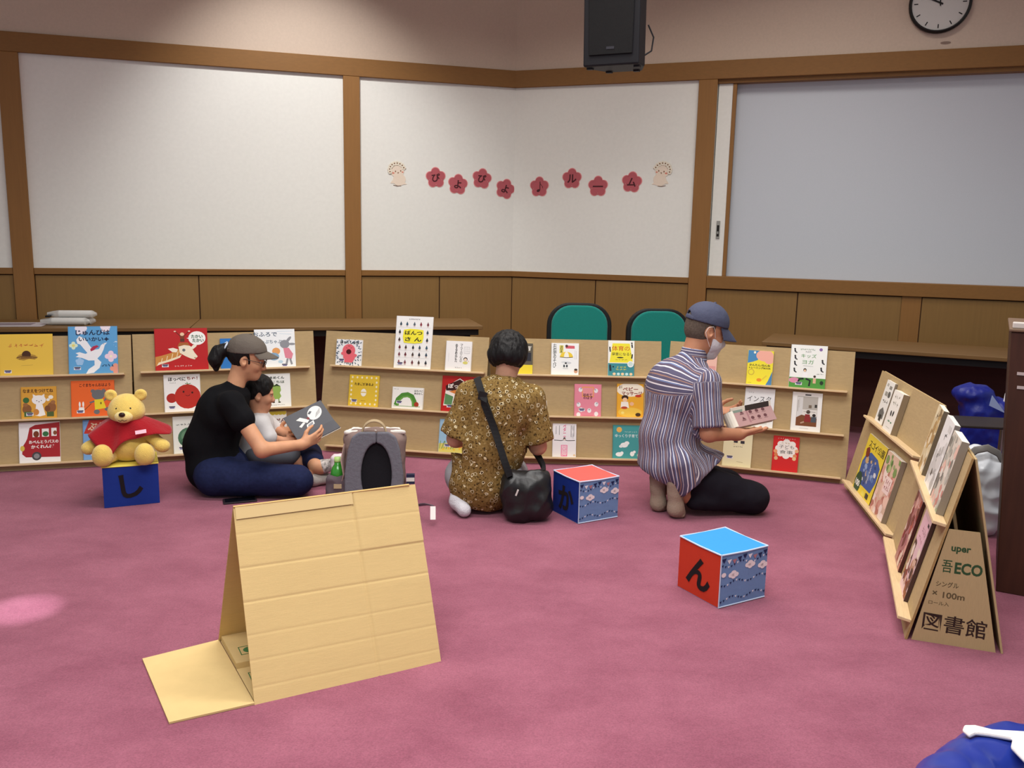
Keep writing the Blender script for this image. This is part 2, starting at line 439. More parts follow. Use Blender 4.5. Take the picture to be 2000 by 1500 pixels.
def wall_chick(M, s, z, fl, label):
    t = thing('chick_cutout', label, 'wall decoration', group='chick cutouts on the wall', M=M @ Matrix.Translation((s, 0, z)) @ Matrix.Rotation(PI / 2, 4, 'X') @ Matrix.Diagonal((fl, 1, 1, 1)))
    CR = mat('cream_chick_paper', (232, 216, 198), .6); BR = mat('chick_brown', (122, 86, 60), .6); WF = mat('wreath_white', (232, 224, 206), .6); PK = mat('chick_pink', (214, 128, 110), .6)
    mb = MB(); mb.prism(ell(.0, .02, .062, .055, 24), .001, .003, CR); mb.prism(ell(.02, -.055, .055, .05, 24, rot=.3), .001, .0028, CR)
    mb.prism([(-.04, -.06), (-.055, -.085), (-.02, -.088)], .001, .0027, CR); mb.prism([(.06, -.07), (.085, -.09), (.05, -.095)], .001, .0027, CR); mb.build('body', t)
    mb = MB(); 
    for x, y in ((-.012, .012), (.032, .018)): mb.prism(ell(x, y, .005, .007, 10), .003, .0036, BR)
    mb.prism(ell(-.03, -.002, .010, .007, 10), .003, .0034, PK); mb.prism(ell(.048, .008, .008, .006, 10), .003, .0034, PK); mb.prism([(.004, .004), (.018, .006), (.010, -.008)], .003, .0036, BR)
    mb.prism(stroke([(-.03, -.10), (.0, -.108), (.035, -.104)], .004), .001, .003, BR); mb.build('face', t)
    mb = MB()
    for k in range(9):
        a = PI * (.12 + .98 * k / 8); x, y = .062 * math.cos(a), .025 + .055 * math.sin(a)
        mb.prism(flower_outline(.011, .009, 5, k, 5), .0035 + .0004 * k, .0045 + .0004 * k, WF, Matrix.Translation((x, y, 0)))
        mb.prism(ell(x, y, .006, .006, 8), .0045 + .0004 * k, .005 + .0004 * k, BR)
        mb.prism(ell(x + .014, y - .008, .006, .004, 8, rot=k), .0032, .0038, BR)
    mb.build('flower_wreath', t)
wall_chick(ML, -1.034, 1.899, 1, 'cream chick cutout with a flower wreath left of the letter flowers')
wall_chick(MR, 1.312, 1.93, -1, 'cream chick cutout with a flower wreath beside the wooden post')

# ------------------------------------------------------------------ tables by the walls
TOPW = wood('table_top_oak', (118, 88, 50), .1, (1.2, 20, 20))
FRAME = mat('black_table_frame', (24, 20, 20), .45)
MODEST = mat('maroon_modesty_board', (66, 32, 24), .55, noise_scale=3, noise_amt=.15, stretch=(1, 10, 10))
def table(name, label, x, y, ang, L, D=.62, z=.70, legs=True):
    t = thing(name, label, 'table', (x, y, 0), ang, 'long tables along the walls')
    mb = MB(); mb.box(0, L, 0, D, z - .028, z, TOPW); mb.build('tabletop', t, .004, 2)
    mb = MB(); mb.box(.03, L - .03, .03, D - .03, z - .075, z - .030, FRAME); mb.build('underframe', t)
    mb = MB(); mb.box(.05, L - .05, D - .12, D - .10, .06, z - .08, MODEST); mb.build('modesty_board', t)
    for xx in (.05, L - .09):
        mb = MB(); mb.box(xx, xx + .04, .27, .33, .03, z - .08, FRAME); mb.box(xx - .005, xx + .045, .05, D - .05, 0, .03, FRAME); mb.build('leg', t, .004, 1)
table('long_table', 'oak topped long table at the left end under the wrapped white rolls', -4.62, 5.735, .2305, 2.34)
table('long_table', 'oak topped long table behind the giraffe book stand, ending at the corner', -2.335, 6.272, .235, 2.16)
table('long_table', 'oak topped long table on the right, running behind the lectern', 1.76, 6.12, -.42, 2.5, .60)

# wrapped rolls and a paper sheet on the left table
PLAS = mat('clear_wrap', (225, 225, 222), .15, spec=.6, alpha=.45)
ROLLW = mat('white_paper_roll', (232, 230, 226), .6)
t = thing('wrapped_roll_bundle', 'bundle of white paper rolls in clear plastic wrap on the left table', 'paper rolls', (-3.22, 6.26, .70), .16)
for i, (y, z) in enumerate(((0, .028), (.058, .028), (.029, .078))):
    mb = MB(); mb.tube([(-.10 + .02 * i, y, z), (.12 + .02 * i, y, z)], .026, ROLLW, 16); mb.build('paper_roll', t)
    mb = MB(); mb.tube([(-.18 + .02 * i, y, z), (-.14 + .02 * i, y, z), (-.105 + .02 * i, y, z), (.125 + .02 * i, y, z), (.155 + .02 * i, y, z)], [.012, .022, .0275, .0275, .010], PLAS, 16); mb.build('plastic_sleeve', t)
mb = MB()
for y, z in ((-.004, .06), (.05, .068)): mb.box(-.14, -.11, y - .018, y + .018, z - .002, z + .010, INK)
mb.build('black_clip', t)
PAPER = mat('grey_print_paper', (196, 190, 196), .5)
mb = MB(); mb.box(-.21, .21, -.14, .14, .0006, .003, PAPER); mb.box(-.15, .12, -.06, .08, .003, .0034, mat('grey_print', (140, 128, 138), .6))
o = mb.build('paper_sheet'); o.location = (-3.58, 6.22, .70); o.rotation_euler = (0, 0, .23); tag(o, 'flat grey printed sheet lying on the table at the left edge', 'paper')

# ------------------------------------------------------------------ chairs
TEAL = mat('teal_chair_fabric', (10, 122, 112), .85, sheen=.2, noise_scale=200, noise_amt=.1)
BLK = mat('black_chair_plastic', (22, 22, 24), .45)
def rounded(wd, h, r, n=8, top=True):
    pts = []
    for cx, cy, a0 in ((wd / 2 - r, r, -PI / 2), (wd / 2 - r, h - r, 0), (-wd / 2 + r, h - r, PI / 2), (-wd / 2 + r, r, PI)):
        for i in range(n + 1):
            a = a0 + PI / 2 * i / n; pts.append((cx + r * math.cos(a), cy + r * math.sin(a)))
    return pts
def chair(x, y, rz, ztop, label):
    t = thing('office_chair', label, 'chair', (x, y, 0), rz, 'teal office chairs behind the book stands')
    Mb = Matrix.Translation((0, .05, ztop - .44)) @ Matrix.Rotation(PI / 2 - .06, 4, 'X')
    mb = MB(); mb.prism(rounded(.42, .41, .15), .0, .05, TEAL, Mb @ Matrix.Translation((0, .012, 0))); mb.build('backrest_cushion', t, .014, 3)
    mb = MB(); mb.prism(rounded(.485, .44, .17), -.03, .025, BLK, Mb); mb.build('backrest_shell', t, .012, 3)
    mb = MB(); mb.prism(rounded(.47, .46, .12), 0, .07, TEAL, Matrix.Translation((0, -.45, .40))); mb.build('seat', t, .02, 3)
    mb = MB(); mb.box(-.03, .03, .05, .075, .36, ztop - .25, BLK); mb.box(-.03, .03, -.25, .075, .35, .38, BLK); mb.build('back_bar', t)
    mb = MB(); mb.tube([(0, -.22, .08), (0, -.22, .40)], .028, BLK, 12); mb.build('gas_column', t)
    for k in range(5):
        a = 2 * PI * k / 5 + .3
        mb = MB(); mb.tube([(0, -.22, .10), (.27 * math.cos(a), -.22 + .27 * math.sin(a), .075)], [.024, .016], BLK, 8)
        o = mb.build('leg', t)
        mb = MB(); mb.ball((.27 * math.cos(a), -.22 + .27 * math.sin(a), .03), (.022, .022, .03), BLK, 10); mb.build('caster', o)
chair(.495, 6.45, 0.0, .915, 'teal backed office chair nearer the corner, behind the middle book stand')
chair(1.10, 6.50, 0.06, .88, 'teal backed office chair behind the man in the striped shirt')

# ------------------------------------------------------------------ lectern, bags
LECT = wood('dark_brown_lectern_wood', (66, 36, 24), .18, (14, 14, 1.2))
t = thing('lectern', 'dark brown wooden lectern cut by the right frame edge', 'lectern', (2.017, 3.406, 0), -.5)
mb = MB(); mb.prism([(0, 0), (.70, 0), (.80, 1.075), (-.055, 1.075)], 0, .55, LECT, Matrix(((1, 0, 0, 0), (0, 0, 1, 0), (0, 1, 0, 0), (0, 0, 0, 1)))); mb.build('cabinet', t, .004, 2)
mb = MB(); mb.box(-.062, .81, -.01, .56, 1.0755, 1.088, mat('lectern_top', (120, 96, 76), .5)); mb.build('top_board', t, .004, 2)
mb = MB(); mb.box(-.052, -.004, .0, .04, 1.0885, 1.112, mat('pale_grey_block', (205, 198, 190), .5)); mb.build('corner_block', t, .004, 2)
mb = MB()
for z in (.905, .850): mb.box(-.018 + (.905 - z) * .1, .30, -.004, .002, z, z + .012, mat('silver_strip', (205, 190, 185), .4, metal=.4))
mb.build('metal_strip', t)

# ------------------------------------------------------------------ cardboard book stands
UNITS = {'A1': ((-3.245, 4.78), (-2.268, 5.0838), .765, .17), 'A2': ((-2.262, 5.112), (-1.245, 5.4926), .765, .17),
         'B': ((-1.225, 5.508), (-.18, 5.315), .765, .17), 'C1': ((-.10, 5.2993), (.935, 5.288), .765, .17),
         'C2': ((.945, 5.327), (1.978, 4.967), .765, .17), 'D1': ((1.955, 4.93), (1.80, 3.90), .69, .155), 'D2': ((1.765, 3.868), (1.44, 2.952), .69, .15)}
ROWS = {'A1': (.552, .298, .040), 'A2': (.553, .298, .040), 'B': (.560, .301, .042), 'C1': (.557, .300, .042), 'C2': (.546, .288, .036), 'D1': (.448, .056), 'D2': (.455, .076)}
LSPAN = {'A1': (.0, .985), 'A2': (.04, 1.05), 'B': (.028, 1.05), 'C1': (.01, 1.02), 'C2': (.02, 1.065), 'D1': (.09, 1.03), 'D2': (.06, .968)}
def uframe(k):
    a, b, h, d = UNITS[k]
    a = V3((*a, 0)); e = V3((*b, 0)) - a; L = e.length; e.normalize()
    n = V3((-e.y, e.x, 0)); Sl = math.hypot(h, d); s = (n * d + V3((0, 0, h))) / Sl
    return a, e, s, e.cross(s), n, L, Sl, h, d
ULAB = {'A1': 'cardboard book stand at the left edge with the dove and bus books', 'A2': 'cardboard book stand holding the giraffe book behind the seated woman',
        'B': 'cardboard book stand behind the grey backpack', 'C1': 'cardboard book stand in front of the teal chairs',
        'C2': 'cardboard book stand with the yoga book, right of the kneeling man', 'D1': 'angled cardboard book stand with the yellow park guide, farther half of the right row',
        'D2': 'nearest cardboard book stand with printed green box lettering on its open end'}
BLACKIN = mat('stand_inside', (70, 52, 36), .9)
GREENINK = mat('box_green_ink', (46, 74, 44), .7); BROWNINK = mat('box_brown_ink', (92, 78, 52), .7); MARKER = mat('black_marker', (48, 32, 26), .6)
STAND = {}
EXT = {'B': .03}
for k in UNITS:
    a, e, s, nn, n, L, Sl, h, d = uframe(k)
    t = thing('cardboard_book_stand', ULAB[k], 'book stand', M=frameM(a, e, n, (0, 0, 1)), group='cardboard book stands around the reading corner')
    STAND[k] = t
    Mi = Matrix(((1, 0, 0, 0), (0, d / Sl, -h / Sl, 0), (0, h / Sl, d / Sl, 0), (0, 0, 0, 1)))     # u, v, out (local frame of the stand)
    # front panel: slightly dented board
    mb = MB(); nu, nv = 16, 12; vs = []; fs = []
    rnd = random.Random(hash(k) % 97 if False else sum(map(ord, k)))
    for j in range(nv + 1):
        for i in range(nu + 1):
            b = -abs(.003 * noise.noise(V3((i * .31 + rnd.random() * .02 + ord(k[0]), j * .4, 3.1))))
            if i in (0, nu) or j in (0, nv): b = 0
            vs.append((L * i / nu - EXT.get(k, 0) * (1 - i / nu), Sl * j / nv, b))
    for j in range(nv):
        for i in range(nu): q = j * (nu + 1) + i; fs.append((q, q + 1, q + nu + 2, q + nu + 1))
    o = len(vs); vs += [(p[0], p[1], -.008) for p in vs]
    fs2 = [tuple(reversed([i + o for i in f])) for f in fs]
    rim = list(range(nu + 1)) + [(nu + 1) * j + nu for j in range(1, nv + 1)] + [(nu + 1) * nv + i for i in range(nu - 1, -1, -1)] + [(nu + 1) * j for j in range(nv - 1, 0, -1)]
    mb.add(vs, fs + fs2, CARD, Mi); mb.add(vs, [(rim[(i + 1) % len(rim)], rim[i], rim[i] + o, rim[(i + 1) % len(rim)] + o) for i in range(len(rim))], CARD_EDGE, Mi)
    mb.build('front_panel', t)
    mb = MB(); Mb = Matrix(((1, 0, 0, 0), (0, -d / Sl, h / Sl, 2 * d + .01), (0, h / Sl, d / Sl, 0), (0, 0, 0, 1)))
    mb.box(.004 - EXT.get(k, 0), L - .004, 0, Sl - .004, 0, .007, CARD, Mb); mb.build('back_panel', t)
    for x0, top in ((.02, .62), (L - .012, .62)):
        mb = MB(); y0 = .012; zz = h * top
        pr = [(y0 + .01, .0), (2 * d - .006, .0), (2 * d - d * top - .004, zz), (d * top + .012, zz)]
        mb.prism(pr, 0, .006, CARD, Matrix(((0, 0, 1, x0), (1, 0, 0, 0), (0, 1, 0, 0), (0, 0, 0, 1))))
        sp = mb.build('side_panel', t)
        if k == 'D2' and x0 > .5:
            mt = MB(); Mt = Matrix(((0, 0, 1, x0 + .0064), (1, 0, 0, 0), (0, 1, 0, 0), (0, 0, 0, 1)))
            letter(mt, 'uper', .150, .355, .062, .026, 0, GREENINK, .03, 0, Mt)
            letter(mt, '吾', .112, .292, .034, .046, 0, GREENINK, .05, 0, Mt); letter(mt, 'ECO', .180, .290, .088, .043, 0, GREENINK, .05, 0, Mt)
            letter(mt, 'シングル', .119, .225, .072, .021, 0, BROWNINK, .015, 0, Mt)
            letter(mt, '×', .082, .189, .016, .016, 0, BROWNINK, .015, 0, Mt); letter(mt, '100m', .143, .185, .070, .023, 0, BROWNINK, .02, 0, Mt)
            letter(mt, 'ロール入', .098, .152, .066, .015, 0, BROWNINK, .01, 0, Mt)
            letter(mt, '図書館', .155, .078, .205, .068, 0.0002, MARKER, .035, -.03, Mt)
            mt.build('box_lettering', sp)
    for v in ROWS[k]:
        mb = MB(); mb.box(LSPAN[k][0], LSPAN[k][1], v - .012, v, .0, .046, LEDGE, Mi); mb.build('ledge', t, .0015, 1)

# ------------------------------------------------------------------ books
PAGE = mat('page_paper', (236, 230, 216), .7)
STICK = mat('sticker_white', (232, 232, 236), .5); STICKB = mat('sticker_violet', (84, 76, 140), .5); STICKD = mat('sticker_dark', (50, 46, 70), .5)
def clip(pts, w, h):
    for ax, lim, sg in ((0, .0005, 1), (0, w - .0005, -1), (1, .0005, 1), (1, h - .0005, -1)):
        out = []
        for i in range(len(pts)):
            p, q = pts[i - 1], pts[i]; a, b = (p[ax] - lim) * sg, (q[ax] - lim) * sg
            if (a >= 0) != (b >= 0):
                t = a / (a - b); out.append((p[0] + t * (q[0] - p[0]), p[1] + t * (q[1] - p[1])))
            if b >= 0: out.append((q[0], q[1]))
        pts = out
        if len(pts) < 3: return None
    return pts
def art(mb, w, h, ops, z0):
    def poly(pts, m):
        pts = clip([(p[0], p[1]) for p in pts], w, h)
        if pts: mb.poly([(p[0], p[1], z) for p in pts], m)
    z = z0
    for op in ops:
        z += .000025
        k = op[0]; 
        if k == 'e':      # ellipse: cx cy rx ry colour [rot]
            _, cx, cy, rx, ry, c = op[:6]; poly(ell(cx * w, cy * h, rx * w, ry * w, 20, rot=op[6] if len(op) > 6 else 0), flat(c))
        elif k == 'r':    # rectangle: x0 y0 x1 y1 colour
            _, x0, y0, x1, y1, c = op; mb.poly([(x0 * w, y0 * h, z), (x1 * w, y0 * h, z), (x1 * w, y1 * h, z), (x0 * w, y1 * h, z)], flat(c))
        elif k == 'p':    # polygon
            poly([(x * w, y * h) for x, y in op[1]], flat(op[2]))
        elif k == 'l':    # line
            poly(stroke([(x * w, y * h) for x, y in op[1]], op[2] * w), flat(op[3]))
        elif k == 't':    # text: string cx cy w h colour [bold] [rot]
            _, s, cx, cy, tw, th, c = op[:7]
            letter(mb, s, cx * w, cy * h, tw * w if tw else None, th * h if th else None, z, flat(c), op[7] if len(op) > 7 else .03, op[8] if len(op) > 8 else 0)
        elif k == 'd':    # small illegible print: characters per line, cx cy w h colour
            _, rows, cx, cy, tw, th, c = op[:7]; rr = random.Random(int(cx * 977 + cy * 331)); cw = tw / max(rows); chh = th / len(rows)
            for j, nn in enumerate(rows):
                for i in range(nn):
                    x, y = cx - tw / 2 + cw * (i + .5), cy + th / 2 - chh * (j + .5)
                    for q in range(3):
                        a = rr.choice((0, 0, 1.57, 1.57, .8, 2.3)); dx, dy = .36 * cw * math.cos(a), .38 * chh * math.sin(a); ox, oy = rr.uniform(-.18, .18) * cw, rr.uniform(-.22, .22) * chh
                        poly(stroke([((x + ox - dx) * w, (y + oy - dy) * h), ((x + ox + dx) * w, (y + oy + dy) * h)], .13 * min(cw * w, chh * h)), flat(c))
        elif k == 'f':    # flower: cx cy R colour n
            _, cx, cy, R, c, n = op; poly([(cx * w + x, cy * h + y) for x, y in flower_outline(R * .55 * w, R * .45 * w, n, PI / 2, 6)], flat(c))
def make_book(name, label, M, w, h, th, base, ops, spine=None, sticker=None, rbind=False, group='books shown face out on the cardboard stands', soft=False, cat='book'):
    """M: origin at the middle of the lower back edge, x to the right, y up the cover, z out of the cover"""
    t = thing(name, label, cat, M=M, group=group)
    bc = flat(base, .35); T = Matrix.Translation((-w / 2, 0, 0))
    bt = .0006 if soft else .002; ins = .0003 if soft else .003
    mb = MB(); mb.box(.001, w - ins, ins, h - ins, bt, th - bt, PAGE, T); mb.build('page_block', t)
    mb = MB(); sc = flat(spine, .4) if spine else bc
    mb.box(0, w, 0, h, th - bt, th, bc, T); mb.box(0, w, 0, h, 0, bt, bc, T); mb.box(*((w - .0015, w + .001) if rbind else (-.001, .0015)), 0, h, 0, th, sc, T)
    cv = mb.build('cover', t)
    mb = MB(); art(mb, w, h, ops, th)
    for v in mb.v: v.x -= w / 2
    if mb.v: mb.build('cover_print', cv)
    if sticker:
        sx, sy = sticker; zs = th + .00003 * (len(ops) + 4) - .0045
        mb = MB(); 
        mb.box(-.019, .019, -.009, .009, zs + .0045, zs + .0047, STICK, Matrix.Translation((sx * w - w / 2, sy * h, 0)))
        mb.box(-.017, .017, .001, .0075, zs + .0047, zs + .0049, STICKD, Matrix.Translation((sx * w - w / 2, sy * h, 0)))
        mb.box(-.013, .013, -.006, .000, zs + .0047, zs + .0049, STICKB, Matrix.Translation((sx * w - w / 2, sy * h, 0)))
        mb.build('library_sticker', t)
    return t
def shelf_book(unit, row, u, w, h, th, label, base, ops, tilt=0.0, lift=.0008, **kw):
    a, e, s, nn, n, L, Sl, hh, d = uframe(unit)
    if unit == 'C1': u -= .06
    M = frameM(a + e * u + s * (ROWS[unit][row] + lift) + nn * .0015, e, s, nn) @ Matrix.Rotation(tilt, 4, 'Z')
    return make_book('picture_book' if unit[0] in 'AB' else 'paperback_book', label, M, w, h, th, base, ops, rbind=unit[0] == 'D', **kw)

def rays(n, r0, r1, c, wd, cx=.5, cy=.5, seed=1):
    rr = random.Random(seed); out = []
    for i in range(n):
        a = 2 * PI * i / n + rr.uniform(-.1, .1); q = rr.uniform(r0, r1)
        out.append(('l', [(cx + q * math.cos(a), cy + q * math.sin(a)), (cx + (q + .07) * math.cos(a), cy + (q + .07) * math.sin(a))], wd, c))
    return out
R_ = random.Random(3)
# --- left stand
shelf_book('A1', 0, .457, .278, .243, .010, 'yellow picture book with a dark burrow drawing on the far left stand', 'e6c04c',
    [('d', (7,), .5, .72, .68, .09, 'c9763a', .05), ('p', [(.3, .42), (.36, .5), (.46, .53), (.56, .52), (.66, .49), (.72, .43), (.66, .38), (.55, .4), (.45, .36), (.36, .38)], 'b08a3a'),
     ('e', .5, .50, .085, .085, '4a2c18'), ('r', .40, .40, .60, .455, '8a6430'), ('l', [(.32, .43), (.42, .46), (.58, .45), (.70, .42)], .02, '6b4a24'), ('l', [(.36, .40), (.5, .43), (.66, .40)], .012, '7a5628'), ('l', [(.4, .24), (.62, .25)], .006, 'b99a4a')], sticker=(.15, .1))
shelf_book('A1', 0, .815, .267, .284, .010, 'blue picture book with a white dove, tallest on the left stand', '5fa3d6',
    [('f', .1, .60, .09, 'd8ead0', 4), ('f', .26, .94, .13, 'e8e4f0', 5), ('f', .76, .97, .11, 'f0e6ee', 5), ('f', .86, .36, .13, 'ecd2e4', 4), ('f', .22, .26, .09, '9cc4ea', 5), ('f', .95, .10, .12, 'e49a86', 4), ('f', .97, .62, .07, 'bcd8f0', 5), ('e', .1, .60, .03, .03, 'e8d870'), ('e', .86, .36, .03, .03, 'f4ecd0'),
     ('p', [(.16, .72), (.22, .80), (.34, .74), (.44, .58), (.50, .50), (.62, .52), (.66, .60), (.72, .64), (.79, .655), (.74, .60), (.71, .50), (.66, .40), (.58, .32), (.66, .24), (.62, .12), (.50, .02), (.34, .0), (.40, .10), (.52, .18), (.52, .28), (.40, .28), (.26, .34), (.14, .36), (.20, .40), (.14, .44), (.22, .46), (.34, .42), (.38, .44), (.30, .54), (.24, .62), (.18, .64)], 'eef0f4'),
     ('p', [(.44, .52), (.50, .58), (.58, .60), (.62, .57), (.56, .54), (.52, .50), (.45, .47)], 'b03050'), ('e', .72, .625, .008, .008, '202028'),
     ('t', 'じゅんびは', .5, .87, .70, .12, '1a2c4c', .03), ('t', 'いいかい✦', .52, .73, .62, .09, '1a2c4c', .03), ('d', (4,), .79, .17, .26, .06, '203858', .03)], sticker=(.17, .12))
shelf_book('A1', 1, .517, .186, .186, .010, 'mustard square picture book with a white animal among brown bears', 'd9a03c',
    [('t', 'なまえをつけてね', .48, .87, .86, .12, '4a2a16', .05), ('d', (6,), .76, .76, .2, .035, '7a4a20', .03),
     ('e', .14, .58, .09, .09, '3c6a3a'), ('e', .84, .66, .07, .06, 'f2efe2'), ('e', .76, .58, .05, .045, 'f2efe2'), ('e', .16, .30, .13, .15, '8a5a34'), ('e', .12, .44, .07, .06, '9c6a40'), ('e', .86, .34, .13, .16, '8f5c36'), ('e', .90, .50, .07, .06, 'a06c42'), ('e', .74, .30, .08, .1, '7a4c2c'), ('r', .08, .06, .30, .22, '4a6a3c'), ('r', .72, .05, .92, .2, '4f5f34'),
     ('e', .50, .58, .20, .15, 'f4f2ee'), ('p', [(.34, .66), (.33, .77), (.43, .71)], 'f4f2ee'), ('p', [(.57, .71), (.66, .77), (.66, .66)], 'f4f2ee'), ('p', [(.42, .44), (.60, .44), (.68, .1), (.52, .06), (.38, .1)], 'f4f2ee'), ('e', .44, .56, .014, .014, '30241c'), ('e', .57, .56, .014, .014, '30241c'), ('e', .505, .525, .018, .014, '604030'), ('e', .42, .2, .08, .1, 'c9863c')], sticker=(.24, .14))
shelf_book('A1', 1, .807, .235, .214, .010, 'orange picture book with a grey bear shape in a yellow dress', 'ec6a2c',
    [('t', 'こぐまちゃんおはよう', .55, .87, .72, .10, '5a2410', .04), ('d', (6,), .76, .77, .28, .03, '7a3416', .02), ('e', .62, .60, .15, .13, '6e6e70'), ('e', .50, .70, .05, .05, '6e6e70'), ('e', .75, .70, .05, .05, '6e6e70'), ('p', [(.80, .56), (.86, .60), (.83, .46), (.74, .40)], '6e6e70'), ('l', [(.42, .38), (.54, .42)], .04, '6e6e70'),
     ('e', .58, .12, .07, .06, '6e6e70'), ('e', .84, .19, .08, .05, '6e6e70'), ('p', [(.53, .46), (.73, .48), (.80, .22), (.54, .18)], 'ecd630'), ('e', .68, .36, .02, .03, '806820'),
     ('l', [(.46, .36), (.28, .16)], .012, '503018'), ('p', [(.16, .10), (.30, .10), (.29, .26), (.17, .26)], 'f2f2ee'), ('e', .19, .34, .022, .07, 'f2f2ee'), ('e', .27, .34, .022, .07, 'f2f2ee')], sticker=(.2, .14))
shelf_book('A1', 2, .516, .216, .237, .010, 'white picture book with a big red bus on the bottom ledge', 'f2f0ee',
    [('p', [(.26, .86), (.40, .93), (1.0, .98), (1.0, .12), (.16, .14), (.07, .22), (.08, .40), (.16, .52), (.20, .60)], 'a8282e'), ('r', .33, .63, .50, .82, 'f4f2ec'), ('r', .56, .63, .73, .83, 'f4f2ec'), ('r', .79, .64, .92, .84, 'f4f2ec'), ('e', .42, .70, .07, .085, '7a3c22'), ('e', .65, .70, .075, .07, '3a7444'), ('e', .88, .72, .045, .06, '8a5030'),
     ('t', 'おべんとうバスの', .60, .51, .72, .085, 'f6f2ea', .05), ('t', 'かくれんぼ', .57, .39, .56, .09, 'f6f2ea', .05), ('e', .42, .16, .115, .115, '4a4648'), ('e', .42, .16, .07, .07, '8c8a8c'), ('e', .08, .36, .055, .075, 'd8c050')], spine='c8c0b8')
shelf_book('A1', 2, .847, .198, .237, .010, 'blue and red picture book half hidden behind the plush bear', '7aa6d8',
    [('p', [(.18, 1), (1, 1), (1, .62), (.02, .66)], 'c23a30'), ('p', [(.08, .22), (1, .30), (1, .0), (.60, .02), (.5, .10)], 'c23a30'), ('t', 'ぶりる', .52, .83, .78, .2, 'e6c8a8', .03), ('p', [(.36, .06), (.6, .2), (.56, .02)], 'e8e0d0')], sticker=(.3, .14))
# --- giraffe stand
shelf_book('A2', 0, .279, .306, .260, .010, 'red picture book with a giraffe head and a speech bubble', 'b91f22',
    [('p', [(0, .10), (0, .33), (.12, .36), (.30, .42), (.44, .50), (.52, .42), (.40, .32), (.22, .24), (.06, .18)], 'c98a42'), ('p', [(.02, .12), (.06, .20), (.22, .25), (.42, .33), (.5, .38), (.46, .30), (.28, .22), (.10, .16)], 'efe0c0'),
     ('p', [(.44, .58), (.60, .62), (.68, .56), (.74, .42), (.80, .32), (.74, .25), (.66, .28), (.56, .34), (.46, .42)], 'f0e4cc'), ('p', [(.24, .52), (.34, .54), (.43, .50), (.40, .43), (.32, .44)], 'f2ead8'), ('p', [(.66, .52), (.72, .60), (.80, .62), (.78, .56), (.72, .50)], 'f2ead8'), ('p', [(.42, .56), (.46, .66), (.62, .66), (.66, .58), (.55, .60)], 'a8622e'), ('e', .54, .48, .03, .03, '6a6a70'), ('e', .75, .29, .02, .014, 'b09878')] +
    [('l', [(.10 + .1 * i, .17 + .045 * i), (.13 + .1 * i, .30 + .05 * i)], .012, 'f2e2b8') for i in range(4)] +
    [('e', .52, .80, .045, .055, '7a3a20'), ('e', .52, .86, .04, .035, 'ecc8a4'), ('l', [(.40, .92), (.48, .82)], .012, '5a2418'), ('l', [(.64, .92), (.56, .82)], .012, '5a2418'), ('e', .385, .93, .022, .012, 'f0d8c0'), ('e', .655, .93, .022, .012, 'f0d8c0'), ('r', .48, .68, .56, .75, '5a3020'), ('e', .80, .76, .165, .14, 'f6f6f2'), ('p', [(.60, .76), (.68, .79), (.68, .73)], 'f6f6f2'),
     ('t', 'たかい', .80, .80, .22, .085, '1c5c3c', .05), ('t', 'たかい', .82, .705, .22, .085, '1c5c3c', .05), ('d', (7,), .52, .105, .34, .035, 'f0d8d0', .03)], sticker=(.18, .12))
shelf_book('A2', 0, .605, .197, .191, .010, 'blue picture book behind the grey cap', '2f76c0', [('t', 'くにょ', .38, .84, .52, .14, 'dce8f4', .04), ('e', .6, .4, .28, .25, '3f8ad2')])
shelf_book('A2', 0, .840, .250, .244, .010, 'white picture book with a grey rabbit in pink, above the cap brim', 'eef2f4',
    [('t', 'おふろで', .26, .87, .60, .12, '4a5c70', .02), ('t', 'ちゃぷちゃぷ', .36, .67, .62, .10, '6a7c8c', .02), ('l', [(.62, .88), (.92, .86)], .006, '9cc0d8'), ('l', [(.56, .94), (.96, .94)], .006, '9cc0d8'), ('e', .74, .60, .12, .11, '8e9096'), ('e', .84, .72, .035, .10, '8e9096', -.7), ('e', .92, .60, .09, .03, '8e9096'), ('p', [(.70, .50), (.84, .50), (.94, .34), (.90, .20), (.74, .24), (.72, .36)], 'dd8698'), ('l', [(.86, .22), (.90, .06)], .05, '8e9096'), ('l', [(.80, .22), (.76, .06)], .05, '8e9096'), ('e', .52, .42, .10, .09, 'e2a060'), ('e', .46, .28, .13, .10, '86a8c4'), ('e', .62, .14, .06, .04, 'b8d4e4')], sticker=(.72, .05))
shelf_book('A2', 1, .273, .210, .230, .010, 'white picture book with a round red tomato left of the seated woman', 'f4f2ee',
    [('t', 'ほっぺに', .36, .875, .48, .10, '1c1818', .06), ('t', 'ちゅ！', .78, .885, .30, .095, '8a3426', .04), ('d', (4,), .24, .775, .18, .03, '403830', .02), ('e', .20, .37, .145, .14, 'b02a20'), ('e', .64, .40, .36, .36, 'bf2f24'), ('e', .53, .53, .028, .03, '40140f'), ('e', .77, .50, .028, .03, '40140f'), ('l', [(.58, .44), (.62, .415), (.68, .42), (.70, .45)], .014, '40140f'), ('l', [(.58, .75), (.66, .73), (.74, .75)], .018, '5c7a34'), ('l', [(.66, .72), (.63, .79)], .016, '5c7a34')], sticker=(.20, .12))
